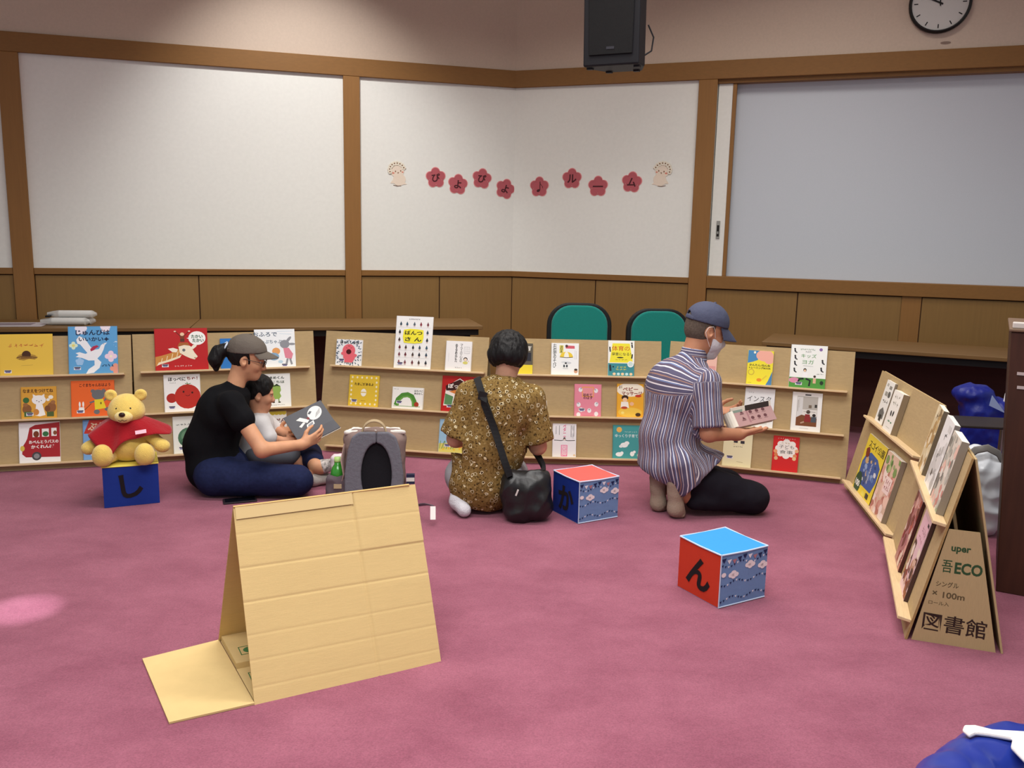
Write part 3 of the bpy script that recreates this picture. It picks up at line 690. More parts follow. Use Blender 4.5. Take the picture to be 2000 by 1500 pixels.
shelf_book('A2', 1, .817, .214, .213, .010, 'white picture book with a green bean shape behind the child', 'f0f2ee',
    [('t', 'そらまめくん', .50, .88, .66, .09, '1e2c24', .05), ('t', 'こんにちは', .52, .75, .62, .08, '3c4a34', .03), ('p', [(.44, .30), (.40, .46), (.44, .58), (.50, .66), (.60, .68), (.70, .63), (.72, .50), (.68, .42), (.72, .32), (.66, .24), (.52, .23)], '93b456'), ('p', [(.48, .60), (.60, .70), (.71, .61), (.60, .63)], '2f3c24'), ('l', [(.52, .24), (.50, .15)], .03, '7c9c44'), ('l', [(.64, .24), (.65, .15)], .03, '7c9c44'), ('e', .49, .14, .04, .02, '4a4438'), ('e', .66, .14, .04, .02, '4a4438'), ('d', (9,), .62, .06, .40, .035, '303830', .03)])
shelf_book('A2', 2, .303, .187, .228, .010, 'cream picture book with a dark green round plant beside the dark back', 'eef0e6',
    [('d', (4,), .32, .78, .46, .06, '38463c', .02), ('e', .50, .42, .36, .34, '4f7a5c'), ('e', .44, .46, .20, .2, '6c9474'), ('l', [(.2, .3), (.5, .6), (.75, .36)], .02, '3a5c46'), ('e', .5, .28, .3, .06, '3c5c48')], sticker=(.26, .14))
shelf_book('A2', 2, .785, .211, .230, .010, 'white picture book with red and black title behind the held book', 'efeee6',
    [('e', .05 + .11 * i, .96, .07, .07, 'd8c440') for i in range(9)] + [('t', 'ネコぐんだん', .52, .74, .88, .12, '6e2018', .06), ('t', 'カレーライス', .50, .58, .80, .11, '2a1a18', .06), ('d', (2,), .50, .44, .18, .05, '403830', .03)])
# --- middle stand
shelf_book('B', 0, .141, .174, .169, .016, 'small white board book with a pink baby shape and spiky rays', 'eceef0',
    rays(46, .36, .46, '2f4c66', .03, .5, .5, 2) + rays(40, .50, .60, '3c586c', .03, .5, .5, 5) +
    [('e', .50, .58, .25, .24, 'e66a76'), ('p', [(.28, .46), (.72, .44), (.76, .30), (.66, .12), (.36, .12), (.30, .28)], 'e66a76'), ('e', .28, .46, .08, .06, 'e66a76'), ('e', .74, .40, .09, .06, 'e66a76'), ('e', .50, .53, .10, .095, '4a1216'), ('e', .50, .75, .05, .02, 'b84a52'), ('l', [(.38, .68), (.44, .66)], .014, '7a2a30'), ('l', [(.56, .67), (.62, .69)], .014, '7a2a30'), ('t', 'はっくしょん', .52, .90, .74, .13, '18181c', .07)], spine='d8d4cc', sticker=(.24, .20))
pants = []
cols = ['3a4c5c', '6a3038', '55606c', '2c3038', '7c4650', '3c5a6c', '4a3a34', '8a3a44']
for r, (yy, n) in enumerate(((.855, 5), (.70, 2), (.555, 2), (.41, 5), (.275, 5), (.125, 5))):
    for i in range(n):
        x = (.13, .30, .50, .68, .87)[i] if n == 5 else (.11, .87)[i]
        c = cols[(r * 3 + i * 5) % 8]
        pants += [('p', [(x, yy + .045), (x + .032, yy - .01), (x + .02, yy - .035), (x - .02, yy - .035), (x - .032, yy - .01)], c), ('l', [(x - .010, yy - .03), (x - .012, yy - .06)], .012, 'b89c90'), ('l', [(x + .012, yy - .03), (x + .012, yy - .06)], .012, 'b89c90')]
shelf_book('B', 0, .570, .243, .337, .011, 'tall white picture book with rows of tiny figures and a yellow title patch', 'f0f0ee',
    pants + [('l', [(.05, y), (.95, y)], .003, 'b0b0b0') for y in (.785, .345, .205, .055)] + [('p', [(.22, .74), (.40, .76), (.60, .755), (.76, .74), (.77, .60), (.74, .50), (.52, .48), (.24, .49), (.20, .60)], 'f2e83c'), ('t', 'ぱんつ', .49, .685, .48, .085, '1c1c1c', .05), ('t', 'さ ん', .49, .56, .46, .08, '1c1c1c', .05), ('d', (7,), .5, .945, .30, .025, '303030', .03)], spine='dcdad4', sticker=(.17, .09))
shelf_book('B', 0, .875, .167, .189, .022, 'thick white paperback with two upright lines of black title text', 'f0eeec',
    [('t', 'マ\nマ\nの\n心\nの', .60, .60, .10, .62, '242424', .03), ('t', 'ゆ\nる\nめ\nか\nた', .41, .60, .10, .62, '242424', .03), ('e', .82, .70, .14, .14, 'd8d8d6'), ('e', .82, .70, .13, .13, 'f2f0ee')] + [('l', [(.72 + .05 * i, .58), (.72 + .05 * i, .82)], .006, 'b0b0b0') for i in range(5)] + [('l', [(.70, .60 + .07 * i), (.94, .60 + .07 * i)], .006, 'b0b0b0') for i in range(4)] +
    [('e', .78, .40, .08, .075, '2c2824'), ('e', .78, .385, .06, .055, 'f0d8c0'), ('e', .78, .28, .10, .055, 'd8d070'), ('e', .90, .34, .025, .025, 'e8c8b0'), ('d', (4,), .52, .11, .28, .045, '404040', .03), ('l', [(.12, .30), (.12, .60)], .01, 'c8c8c8')], spine='d8d4ce', soft=True)
shelf_book('B', 1, .258, .201, .202, .012, 'square yellow picture book bordered by small white eggs', 'e2bf3c',
    [('e', .10 + .16 * i, y, .030, .036, 'f4ecc4') for i in range(6) for y in (.92, .08)] + [('e', x, .22 + .14 * i, .030, .036, 'f4ecc4') for i in range(5) for x in (.08, .92)] + [('t', 'たまごがあるよ', .5, .71, .64, .09, '5a4618', .05), ('e', .50, .44, .095, .125, 'f6f2e4'), ('r', .41, .43, .59, .46, 'd8b848'), ('l', [(.42, .18), (.58, .18)], .01, 'b08c28')], spine='b8962c', sticker=(.2, .17))
hg = [('l', [(.14, .14), (.20, .42), (.34, .62), (.50, .66), (.64, .58), (.72, .36), (.74, .14)], .16, '4f8a34'), ('l', [(.18, .14), (.24, .38), (.36, .54), (.50, .58), (.60, .52), (.67, .34), (.69, .14)], .05, '6aa046')]
shelf_book('B', 1, .557, .204, .138, .020, 'small thick white board book with a leafy green arch and a red dot', 'f0efe8',
    [('t', 'はらぺこ', .85, .85, .28, .09, '202020', .04), ('t', 'あおむし', .85, .73, .28, .09, '202020', .04), ('d', (4,), .12, .90, .16, .05, '606060', .02)] + hg + [('e', .80, .22, .075, .085, 'a83a24'), ('l', [(.06, .12), (.92, .12)], .02, '8aa878')], spine='dcd8cc', sticker=(.24, .30))
shelf_book('B', 1, .892, .226, .226, .012, 'red picture book with a white hexagon, half behind the floral shirt', 'b4201e',
    [('p', [(.06, .16), (.12, .70), (.50, .94), (.88, .70), (.88, .16)], 'f0e6dc'), ('p', [(.10, .72), (.50, .91), (.84, .72), (.84, .60), (.12, .58)], '3a1a14'), ('t', 'ぽっぽこ', .48, .72, .62, .13, 'f0e6dc', .05), ('p', [(.20, .56), (.52, .64), (.80, .54), (.56, .44)], 'd8813c'), ('p', [(.10, .50), (.34, .42), (.30, .16), (.08, .20)], '5c8a58'), ('p', [(.34, .44), (.66, .42), (.74, .08), (.30, .04)], 'f2f0ec')], sticker=(.25, .15))
shelf_book('B', 2, .883, .209, .208, .010, 'pale blue picture book with green reeds low beside the left arm of the woman', '9cc4dc',
    [('p', [(0, 0), (1, 0), (1, .24), (.5, .30), (0, .26)], 'd8cc6c'), ('p', [(.20, .66), (.40, .40), (.44, .62), (.56, .36), (.30, .30)], 'c8342c'), ('e', .6, .24, .2, .09, 'c8743c')] + [('l', [(.03 + .07 * i, .1), (.06 + .07 * i + .05 * (i % 2), .34 + .09 * ((i * 3) % 3))], .02, '5c8a48' if i % 2 else '7ca45c') for i in range(7)] + [('e', .15 + .17 * i, .09 + .03 * (i % 2), .03, .03, 'e8c030') for i in range(5)], sticker=(.27, .21))
# --- stand before the teal chairs
PK = 'paperbacks shown face out on the cardboard stands'
shelf_book('C1', 0, .201, .169, .194, .012, 'yellow and black paperback mostly hidden by the dark haired head', 'e8d23a', [('r', .5, .3, 1, 1, '5c5648'), ('r', .62, .42, .94, .7, '2c2c34'), ('t', '育', .8, .84, .3, .16, 'e8e4d8')], soft=True, group=PK)
shelf_book('C1', 0, .489, .172, .200, .014, 'white paperback with upright black title and a yellow umbrella', 'eef0ee',
    [('t', '右\n脳\nあ\nそ\nび', .12, .60, .13, .76, '26302c', .03), ('t', '週\n末', .36, .80, .13, .26, '8a7a20', .04), ('r', .29, .68, .44, .93, 'efe270'), ('t', '週\n末', .36, .80, .12, .24, '26302c', .03), ('p', [(.50, .93), (.84, .92), (.85, .83), (.52, .83)], 'd0606c'), ('e', .55, .91, .05, .05, '503028'), ('p', ell(.55, .56, .24, .17, 16, 0, PI), 'eacb40'), ('l', [(.31, .56), (.55, .54), (.79, .56)], .02, '40382c'), ('l', [(.55, .73), (.55, .56)], .012, '40382c'), ('p', ell(.55, .56, .09, .17, 12, 0, PI), 'f2f0e0'), ('e', .50, .40, .14, .04, 'd8dcdc'), ('e', .62, .38, .11, .04, 'c8ccd0'), ('e', .53, .37, .04, .03, '303030'), ('r', .44, .24, .50, .32, '40484c'), ('r', .54, .24, .60, .32, '40484c'), ('l', [(.42, .2), (.62, .2)], .01, '808080'), ('e', .90, .12, .07, .07, 'd0a080'), ('e', .90, .17, .06, .04, '3c3028'), ('l', [(.86, .5), (.86, .78)], .008, 'b0b0b0'), ('l', [(.91, .5), (.91, .76)], .008, 'b0b0b0')], soft=True, group=PK)
shelf_book('C1', 0, .842, .164, .224, .012, 'white and teal paperback with a red and yellow gymnastics title', 'f0f0e8',
    [('r', 0, 0, 1, .36, '3f8a92'), ('p', [(.16, .92), (.82, .92), (.95, .38), (.05, .38)], 'ede23c'), ('t', '体育の', .48, .78, .68, .14, 'c8502c', .06), ('t', '得意になる！', .50, .62, .74, .09, '28382c', .05), ('e', .46, .52, .13, .025, '30302c'), ('d', (4,), .5, .46, .5, .04, '8a7c20', .03)] +
    [('e', x, y, .03, .03, '242424') for x, y in ((.90, .93), (.92, .60), (.06, .80), (.08, .30), (.2, .26))] + [('l', [(.90, .90), (.92, .80)], .05, '242424'), ('l', [(.92, .58), (.90, .50)], .05, '242424'), ('l', [(.06, .78), (.08, .68)], .05, '242424'), ('l', [(.08, .29), (.10, .14)], .08, '28323c'), ('e', .86, .34, .12, .12, 'f0f2f0'), ('e', .86, .34, .09, .09, 'c8dcd8'), ('d', (3, 3), .5, .22, .4, .12, 'e2d84c', .04)] + [('e', .24 + .16 * i, .06, .06, .05, 'b8dce0' if i % 2 else 'e8c8a0') for i in range(5)], soft=True, group=PK)
shelf_book('C1', 1, .637, .168, .202, .012, 'pink paperback with small pale animals around an orange square', 'e48a9c',
    [('r', .28, .60, .72, .92, 'e8a058'), ('r', .31, .63, .69, .89, 'e6949a'), ('t', 'ほめて\n のばす', .5, .62, .36, .18, '5a2c30', .04)] + [('e', x, y, .075, .085, 'ece8ea') for x, y in ((.22, .82), (.80, .80), (.82, .38), (.16, .36), (.26, .20), (.56, .18), (.16, .05), (.82, .08))] + [('e', x, y, .03, .03, 'a8a4b0') for x, y in ((.24, .86), (.77, .83), (.84, .41), (.14, .40), (.56, .21))] + [('l', [(.3, .03), (.7, .03)], .01, 'c06070')], soft=True, sticker=(.28, .20), group=PK)
shelf_book('C1', 1, .903, .166, .210, .012, 'yellow paperback about baby massage partly behind the striped shirt', 'e9ab34',
    [('e', .5, .82, .52, .26, 'f0e8d4'), ('e', .5, .15, .45, .18, 'ecc24c'), ('t', 'ベビー', .5, .84, .58, .12, '8a3426', .05), ('t', 'マッサージ', .56, .71, .76, .12, '8a3426', .05), ('t', 'はじ\nめて', .13, .90, .13, .10, '6a4020', .03), ('e', .30, .58, .13, .10, '3c2418'), ('e', .30, .52, .09, .08, 'f0c8a0'), ('p', [(.16, .46), (.42, .46), (.46, .28), (.14, .28)], 'f2ece0'), ('e', .28, .28, .12, .05, 'b8482c'), ('e', .56, .40, .08, .07, 'ecb890'), ('e', .80, .64, .12, .05, 'c43c2c'), ('e', .22, .13, .06, .05, 'f2dc80'), ('e', .80, .08, .1, .07, '4a3420')], soft=True, group=PK)
shelf_book('C1', 2, .495, .147, .209, .012, 'white paperback with magenta title and a figure doing the splits', 'f0eeee',
    [('t', 'ベ\nタ\nー\nッ', .50, .76, .13, .42, 'dc5c88', .04), ('t', '開\n脚', .49, .18, .26, .32, 'e85c92', .06), ('r', .36, .02, .63, .36, 'ec7aa4'), ('t', '開\n脚', .49, .19, .22, .30, 'f4e8ec', .05), ('l', [(.06, .50), (.36, .49), (.50, .51), (.64, .49), (.95, .50)], .028, '34302e'), ('e', .50, .545, .05, .06, '2c2826'), ('e', .50, .525, .035, .035, 'ecd0b8'), ('r', .45, .46, .55, .50, 'f2f2f2'), ('d', (4, 5), .86, .76, .10, .42, '505050', .01), ('l', [(.78, .6), (.78, .95)], .02, '707070'), ('l', [(.90, .62), (.90, .95)], .02, '808080'), ('l', [(.28, .66), (.28, .94)], .02, '707070'), ('l', [(.14, .68), (.14, .92)], .02, '808080'), ('e', .93, .06, .05, .04, 'e8c8a0')], soft=True, group=PK)
shelf_book('C1', 2, .883, .169, .208, .012, 'teal paperback with an orange sun and white animals', '4a9c9c',
    [('e', .23, .86, .10, .10, 'e8b45c'), ('d', (7,), .66, .80, .48, .04, 'cfe4e0', .03), ('t', 'ゆっくり子育て', .5, .68, .84, .10, 'e8f2f0', .02), ('e', .42, .40, .14, .09, 'eef2f0'), ('e', .52, .46, .09, .07, 'eef2f0'), ('e', .30, .36, .07, .05, 'e4ecea'), ('e', .24, .12, .13, .08, 'eef2f0'), ('e', .34, .16, .06, .06, 'eef2f0'), ('e', .72, .14, .08, .09, 'eef2f0'), ('e', .80, .20, .05, .05, 'eef2f0'), ('e', .96, .1, .06, .06, 'd8e8c0')], soft=True, group=PK)
# --- stand right of the man
shelf_book('C2', 0, .217, .161, .190, .010, 'pale pink paperback almost hidden behind the face mask', 'e6b8a8', [('r', .3, .1, .96, .5, 'd89a94'), ('d', (5,), .6, .8, .7, .12, '8a3c40')], soft=True, group=PK)
shelf_book('C2', 0, .557, .150, .209, .012, 'yellow paperback with a blue and pink sky cover about sleep training', 'efe03c',
    [('p', [(0, 1), (.5, 1), (.40, .72), (.2, .66), (.0, .62)], '4a88b8'), ('e', .66, .86, .34, .24, 'eeae9c'), ('e', .84, .76, .2, .2, 'eeae9c'), ('p', [(1, .42), (1, 0), (.76, 0), (.86, .14)], '4a80b0'), ('e', .26, .94, .045, .05, 'f2f0d8'), ('t', 'かんたん♪ねんね', .49, .57, .82, .07, '4a4a20', .04), ('t', 'トレーニングBOOK', .50, .49, .86, .065, '4a4a20', .04), ('e', .17, .36, .13, .13, 'd0b840'), ('e', .17, .36, .09, .09, 'ede03c'), ('e', .50, .14, .10, .07, 'e8902c'), ('l', [(.62, .16), (.78, .28)], .05, 'e0c440'), ('d', (4,), .14, .05, .14, .03, '606020', .02)], soft=True, group=PK)
fig = []
for x, y in ((.10, .90), (.12, .74), (.12, .60), (.12, .44), (.88, .66), (.86, .48)):
    fig += [('e', x, y, .025, .025, '282420'), ('l', [(x, y - .02), (x + .02, y - .07)], .045, '30303a'), ('l', [(x + .02, y - .07), (x + .07, y - .085)], .03, '282420')]
shelf_book('C2', 0, .835, .206, .259, .012, 'white kids yoga paperback with a green base, highest on its stand', 'f0f2ee',
    fig + [('r', 0, 0, 1, .24, '4f9440'), ('e', .14, .17, .15, .08, 'd88aa8'), ('d', (10,), .46, .90, .42, .04, '3c7a48', .03), ('d', (4,), .48, .845, .16, .035, '303030', .06), ('t', 'キッズ', .50, .75, .42, .095, '4a9440', .0), ('t', 'ヨガ', .49, .61, .32, .095, '4a9440', .0), ('l', [(.36, .52), (.64, .51)], .008, 'a0a8a0'), ('e', .82, .91, .045, .045, '8a6aa8'), ('e', .42, .42, .045, .05, '2c2420'), ('e', .42, .405, .032, .035, 'ecc8a4'), ('p', [(.37, .36), (.49, .36), (.50, .24), (.36, .24)], 'f4f4f4'), ('l', [(.40, .22), (.28, .20), (.24, .10)], .05, '202024'), ('l', [(.46, .22), (.58, .18), (.56, .05)], .05, '202024'), ('e', .70, .28, .035, .035, '3c2c20'), ('p', [(.66, .24), (.74, .24), (.74, .12), (.66, .12)], 'd8b090'), ('e', .90, .14, .05, .06, '283828'), ('d', (2,), .84, .34, .2, .03, '707870', .02)], soft=True, sticker=(.27, .10), group=PK)
shelf_book('C2', 1, .571, .174, .238, .012, 'white magazine with a large black title behind the open book', 'eef0f0',
    [('t', 'インスタ', .48, .72, .80, .15, '26282a', .0), ('t', '"推し"', .52, .53, .6, .13, '4a8a7a', .0), ('d', (3,), .2, .88, .2, .03, '808080', .02), ('r', .1, .08, .8, .34, 'd8dcd8')], soft=True, group=PK)
shelf_book('C2', 1, .846, .169, .232, .014, 'white framed photo book showing children in a room', 'efefec',
    [('r', .16, .13, .86, .90, 'b8b4ac'), ('r', .17, .14, .36, .88, 'd8d8d6'), ('r', .36, .40, .85, .56, 'e0ded8'), ('p', [(.16, .13), (.86, .13), (.86, .34), (.34, .42), (.16, .34)], '7a4a2c'), ('e', .56, .50, .07, .065, '3c2a22'), ('p', [(.46, .44), (.62, .44), (.66, .24), (.44, .24)], '8c2c2c'), ('e', .76, .42, .06, .055, '2c2422'), ('p', [(.68, .38), (.84, .38), (.84, .24), (.66, .24)], '4c545c'), ('l', [(.44, .24), (.32, .20)], .05, 'b89880'), ('r', .56, .60, .66, .68, '7a6c5c'), ('r', .76, .62, .84, .70, '403c38'), ('l', [(.2, .8), (.2, .5)], .02, 'a8a49c'), ('l', [(.24, .84), (.24, .6)], .012, 'b8b4ac'), ('r', .42, .92, .62, .955, '505050'), ('r', .40, .50, .80, .51, '8a8478'), ('l', [(.3, .07), (.6, .065)], .01, 'a0a0a0')], soft=True, group=PK)
shelf_book('C2', 2, .464, .170, .248, .012, 'cream paperback with two small figures under the reading hands', 'eee6bc',
    [('e', .52, .86, .25, .12, 'e8a8b4'), ('d', (4,), .5, .88, .4, .07, 'b84c64', .03), ('e', .42, .70, .085, .08, 'f0d0b0'), ('e', .66, .69, .085, .08, 'f0d0b0'), ('e', .42, .74, .08, .045, 'd89c9c'), ('e', .66, .73, .08, .045, 'd89c9c'), ('r', .35, .58, .49, .65, '3c3840'), ('r', .59, .57, .73, .64, '3c3840'), ('l', [(.38, .56), (.36, .53)], .03, 'e0c0a0'), ('l', [(.66, .56), (.68, .53)], .03, 'e0c0a0'), ('d', (5,), .52, .49, .34, .035, '604838', .03), ('l', [(.5, .12), (.72, .11)], .01, 'a89868')], soft=True, sticker=(.25, .22), group=PK)
shelf_book('C2', 2, .746, .149, .211, .012, 'red paperback about childrens meals with a white cloud title', 'cf2a2a',
    [('d', (8,), .5, .93, .70, .04, 'ecc0b4', .03)] + [('e', .52 + .30 * math.cos(a), .64 + .19 * math.sin(a), .14, .13, 'f2ece4') for a in (0, .8, 1.6, 2.4, 3.1, 3.9, 4.7, 5.5)] + [('e', .52, .64, .34, .26, 'f2ece4'), ('d', (3,), .48, .80, .36, .05, 'b8a070', .03), ('t', '子ども', .52, .70, .58, .10, '2c2c2c', .0), ('t', 'の', .52, .625, .10, .03, '505050', .0), ('t', '食事', .52, .55, .52, .10, '2c2c2c', .0)] + [('e', x, y, .075, .075, c) for x, y, c in ((.10, .56, 'e8a070'), (.13, .46, 'd88050'), (.92, .60, 'e8b080'), (.86, .46, 'd89060'), (.84, .38, 'e8c890'), (.14, .36, 'e0b080'))], soft=True, group=PK)
# --- right row
def blotches(seed, cs, n=26, s=.14, box=(0, 0, 1, 1)):
    r = random.Random(seed); out = []
    for i in range(n):
        x, y = r.uniform(box[0], box[2]), r.uniform(box[1], box[3]); q = s * r.uniform(.4, 1)
        k = r.randint(5, 8); a0 = r.uniform(0, 6)
        pts = [(min(.99, max(.01, x + q * r.uniform(.6, 1) * math.cos(a0 + 2 * PI * j / k))), min(.99, max(.01, y + .7 * q * r.uniform(.6, 1) * math.sin(a0 + 2 * PI * j / k)))) for j in range(k)]
        out.append(('p', pts, r.choice(cs)))
    return out
RG = 'books on the right stands'  # spine colours in this row have the shade of that side mixed in
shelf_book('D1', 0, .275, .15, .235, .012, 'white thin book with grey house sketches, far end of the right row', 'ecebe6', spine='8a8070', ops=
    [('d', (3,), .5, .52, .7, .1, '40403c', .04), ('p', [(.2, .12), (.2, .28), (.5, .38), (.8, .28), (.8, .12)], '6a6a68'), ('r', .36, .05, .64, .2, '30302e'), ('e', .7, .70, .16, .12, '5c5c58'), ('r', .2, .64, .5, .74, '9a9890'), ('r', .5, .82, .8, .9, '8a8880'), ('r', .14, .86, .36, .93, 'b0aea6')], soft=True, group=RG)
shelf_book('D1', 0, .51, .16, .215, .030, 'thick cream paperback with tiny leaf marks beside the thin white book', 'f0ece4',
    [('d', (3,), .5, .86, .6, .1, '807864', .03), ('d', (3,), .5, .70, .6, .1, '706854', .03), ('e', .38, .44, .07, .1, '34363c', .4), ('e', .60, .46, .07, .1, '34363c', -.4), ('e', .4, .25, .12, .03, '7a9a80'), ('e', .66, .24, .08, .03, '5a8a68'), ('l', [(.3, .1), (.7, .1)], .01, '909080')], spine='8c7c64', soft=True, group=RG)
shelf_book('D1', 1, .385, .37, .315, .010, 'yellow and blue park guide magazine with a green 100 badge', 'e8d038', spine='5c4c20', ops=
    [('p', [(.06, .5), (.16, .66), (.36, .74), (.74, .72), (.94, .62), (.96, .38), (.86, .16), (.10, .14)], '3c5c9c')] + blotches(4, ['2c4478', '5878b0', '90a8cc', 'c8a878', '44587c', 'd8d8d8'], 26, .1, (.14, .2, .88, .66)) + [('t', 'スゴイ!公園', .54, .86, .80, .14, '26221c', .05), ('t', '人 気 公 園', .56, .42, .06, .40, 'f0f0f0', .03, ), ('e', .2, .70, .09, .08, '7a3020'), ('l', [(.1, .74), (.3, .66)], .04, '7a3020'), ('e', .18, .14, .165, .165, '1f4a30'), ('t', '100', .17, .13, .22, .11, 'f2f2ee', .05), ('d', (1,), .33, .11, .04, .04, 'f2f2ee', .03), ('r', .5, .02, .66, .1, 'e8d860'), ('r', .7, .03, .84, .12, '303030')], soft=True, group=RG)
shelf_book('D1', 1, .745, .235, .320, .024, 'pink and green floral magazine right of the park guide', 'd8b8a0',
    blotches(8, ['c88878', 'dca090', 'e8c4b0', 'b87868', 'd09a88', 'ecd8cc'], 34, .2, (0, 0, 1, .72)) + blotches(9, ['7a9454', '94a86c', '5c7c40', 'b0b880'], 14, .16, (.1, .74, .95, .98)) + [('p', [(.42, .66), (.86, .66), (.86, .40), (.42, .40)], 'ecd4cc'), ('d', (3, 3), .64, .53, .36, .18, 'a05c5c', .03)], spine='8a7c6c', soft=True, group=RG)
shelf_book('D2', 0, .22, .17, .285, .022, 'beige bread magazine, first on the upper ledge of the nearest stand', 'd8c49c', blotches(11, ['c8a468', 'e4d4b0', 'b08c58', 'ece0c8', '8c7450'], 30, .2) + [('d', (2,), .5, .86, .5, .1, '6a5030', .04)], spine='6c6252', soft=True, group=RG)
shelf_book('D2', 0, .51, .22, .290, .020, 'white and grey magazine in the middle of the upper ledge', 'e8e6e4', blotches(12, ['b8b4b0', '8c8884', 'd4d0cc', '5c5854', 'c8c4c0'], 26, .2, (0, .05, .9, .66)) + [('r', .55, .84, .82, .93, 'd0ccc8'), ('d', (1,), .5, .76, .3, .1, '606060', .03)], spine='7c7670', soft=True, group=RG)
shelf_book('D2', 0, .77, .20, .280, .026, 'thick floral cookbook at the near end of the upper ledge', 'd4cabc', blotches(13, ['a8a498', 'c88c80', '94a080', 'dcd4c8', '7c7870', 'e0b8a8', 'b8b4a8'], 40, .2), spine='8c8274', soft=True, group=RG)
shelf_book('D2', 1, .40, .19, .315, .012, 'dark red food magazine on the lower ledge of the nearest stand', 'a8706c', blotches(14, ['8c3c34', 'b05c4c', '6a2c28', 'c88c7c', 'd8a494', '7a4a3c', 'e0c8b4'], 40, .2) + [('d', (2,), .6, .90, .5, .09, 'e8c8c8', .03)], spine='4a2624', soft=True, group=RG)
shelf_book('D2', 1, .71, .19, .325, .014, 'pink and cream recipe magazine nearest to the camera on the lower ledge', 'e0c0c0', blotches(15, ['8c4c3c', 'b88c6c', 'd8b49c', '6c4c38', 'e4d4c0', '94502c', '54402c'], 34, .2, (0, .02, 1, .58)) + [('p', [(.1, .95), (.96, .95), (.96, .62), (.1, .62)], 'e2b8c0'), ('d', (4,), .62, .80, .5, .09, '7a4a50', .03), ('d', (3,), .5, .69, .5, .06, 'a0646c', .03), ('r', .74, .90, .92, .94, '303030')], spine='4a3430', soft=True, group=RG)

# ------------------------------------------------------------------ near cardboard easel seen from behind
TENT = mat('pale_cardboard', (212, 184, 128), 0.8, spec=0.15, noise_scale=10, noise_amt=0.03, bump=0.12, bump_scale=40, stretch=(1.5, 1.5, 26))
TENT2 = mat('pale_cardboard_edge', (196, 164, 106), 0.85, spec=0.1)
def easel():
    A = V3((-.758, 2.422, 0)); B = V3((-.221, 2.712, 0)); e = (B - A); L = e.length; e.normalize(); n = V3((-e.y, e.x, 0))
    t = thing('cardboard_easel', 'pale cardboard easel standing alone in the foreground, plain back towards us', 'book stand', M=frameM(A, e, n, (0, 0, 1)))
    h, d = .553, .235; Sl = math.hypot(h, d)
    Mi = Matrix(((1, 0, 0, 0), (0, d / Sl, -h / Sl, 0), (0, h / Sl, d / Sl, 0), (0, 0, 0, 1)))
    creases = [.045, .125, .2, .30, .405, .51]
    def sheet(name, x0, x1, M, top=Sl, flip=1, cx=()):
        mb = MB(); nu, nv = (150, 200) if cx else (24, 60); vs = []; fs = []
        for j in range(nv + 1):
            v = top * j / nv
            for i in range(nu + 1):
                u = x0 * (1 - v / top) + (x1 - x0 * (1 - v / top)) * i / nu
                z = .0015 * noise.noise(V3((u * 6, v * 5, 2.2)))
                for k, c in enumerate(creases): z -= (.0016 if k in (3, 4) else .0008) * math.exp(-((v - c + .012 * (u - .3)) / .0032) ** 2)
                for c in cx: z -= .0035 * math.exp(-((u - c - .02 * (top - v)) / .0042) ** 2)
                if cx and u > cx[0] + .02 * (top - v): z += .0012 - .05 * (u - cx[0] - .02 * (top - v)) * abs(v / top - .45) + (.0025 if v > .405 else 0)
                vs.append((u, v, z * flip))
        for j in range(nv):
            for i in range(nu): q = j * (nu + 1) + i; fs.append((q, q + 1, q + nu + 2, q + nu + 1))
        o = len(vs); vs += [(p[0], p[1], p[2] - .006) for p in vs]
        rim = list(range(nu + 1)) + [(nu + 1) * j + nu for j in range(1, nv + 1)] + [(nu + 1) * nv + i for i in range(nu - 1, -1, -1)] + [(nu + 1) * j for j in range(nv - 1, 0, -1)]
        mb.add(vs, fs, TENT, M, True); mb.add(vs, [tuple(reversed([i + o for i in f])) for f in fs], TENT, M, True)
        mb.add(vs, [(rim[(i + 1) % len(rim)], rim[i], rim[i] + o, rim[(i + 1) % len(rim)] + o) for i in range(len(rim))], TENT2, M)
        return mb.build(name, t)
    sheet('back_panel', 0, L + .004, Mi, cx=(.385,))
    sheet('book_panel', -.024, L - .02, Matrix(((1, 0, 0, 0), (0, -d / Sl, h / Sl, 2 * d), (0, h / Sl, d / Sl, 0.004), (0, 0, 0, 1))))
    # tape along the ridge
    mb = MB(); mb.box(.005, .385, Sl - .04, Sl + .001, .0035, .0042, mat('clear_tape', (214, 187, 134), .25, spec=.45), Mi); mb.build('ridge_tape', t)
    # floor flap folded out to the left, and base board inside
    mb = MB(); Mf = Matrix.Identity(4)
    mb.prism([(-.242, 0.002), (0.0, 0.0), (-.022, .472), (-.271, .441)], .001, .007, TENT)
    mb.build('floor_flap', t)
    mb = MB(); mb.prism([(.002, .012), (L - .01, .012), (L - .01, .45), (-.018, .46)], .001, .006, TENT)
    mb.prism([(-.008, .235), (L - .03, .235), (L - .03, .455), (-.016, .455)], .0065, .026, TENT)
    base = mb.build('base_board', t)
    mb = MB(); G = mat('recycle_green', (70, 120, 70), .7)
    for x, y, z in ((.050, .315, .0262), (.052, .165, .0063)):
        for q in ((-.032, -.03, .064, .003), (-.032, .027, .064, .003), (-.032, -.03, .003, .06), (.029, -.03, .003, .06)):
            mb.box(x + q[0], x + q[0] + q[2], y + q[1], y + q[1] + q[3], z, z + .0004, G)
        mb.poly([(x + p[0], y + p[1], z + .0004) for p in ell(0, 0, .02, .02, 18)], G)
    mb.build('recycling_mark', base)
easel()

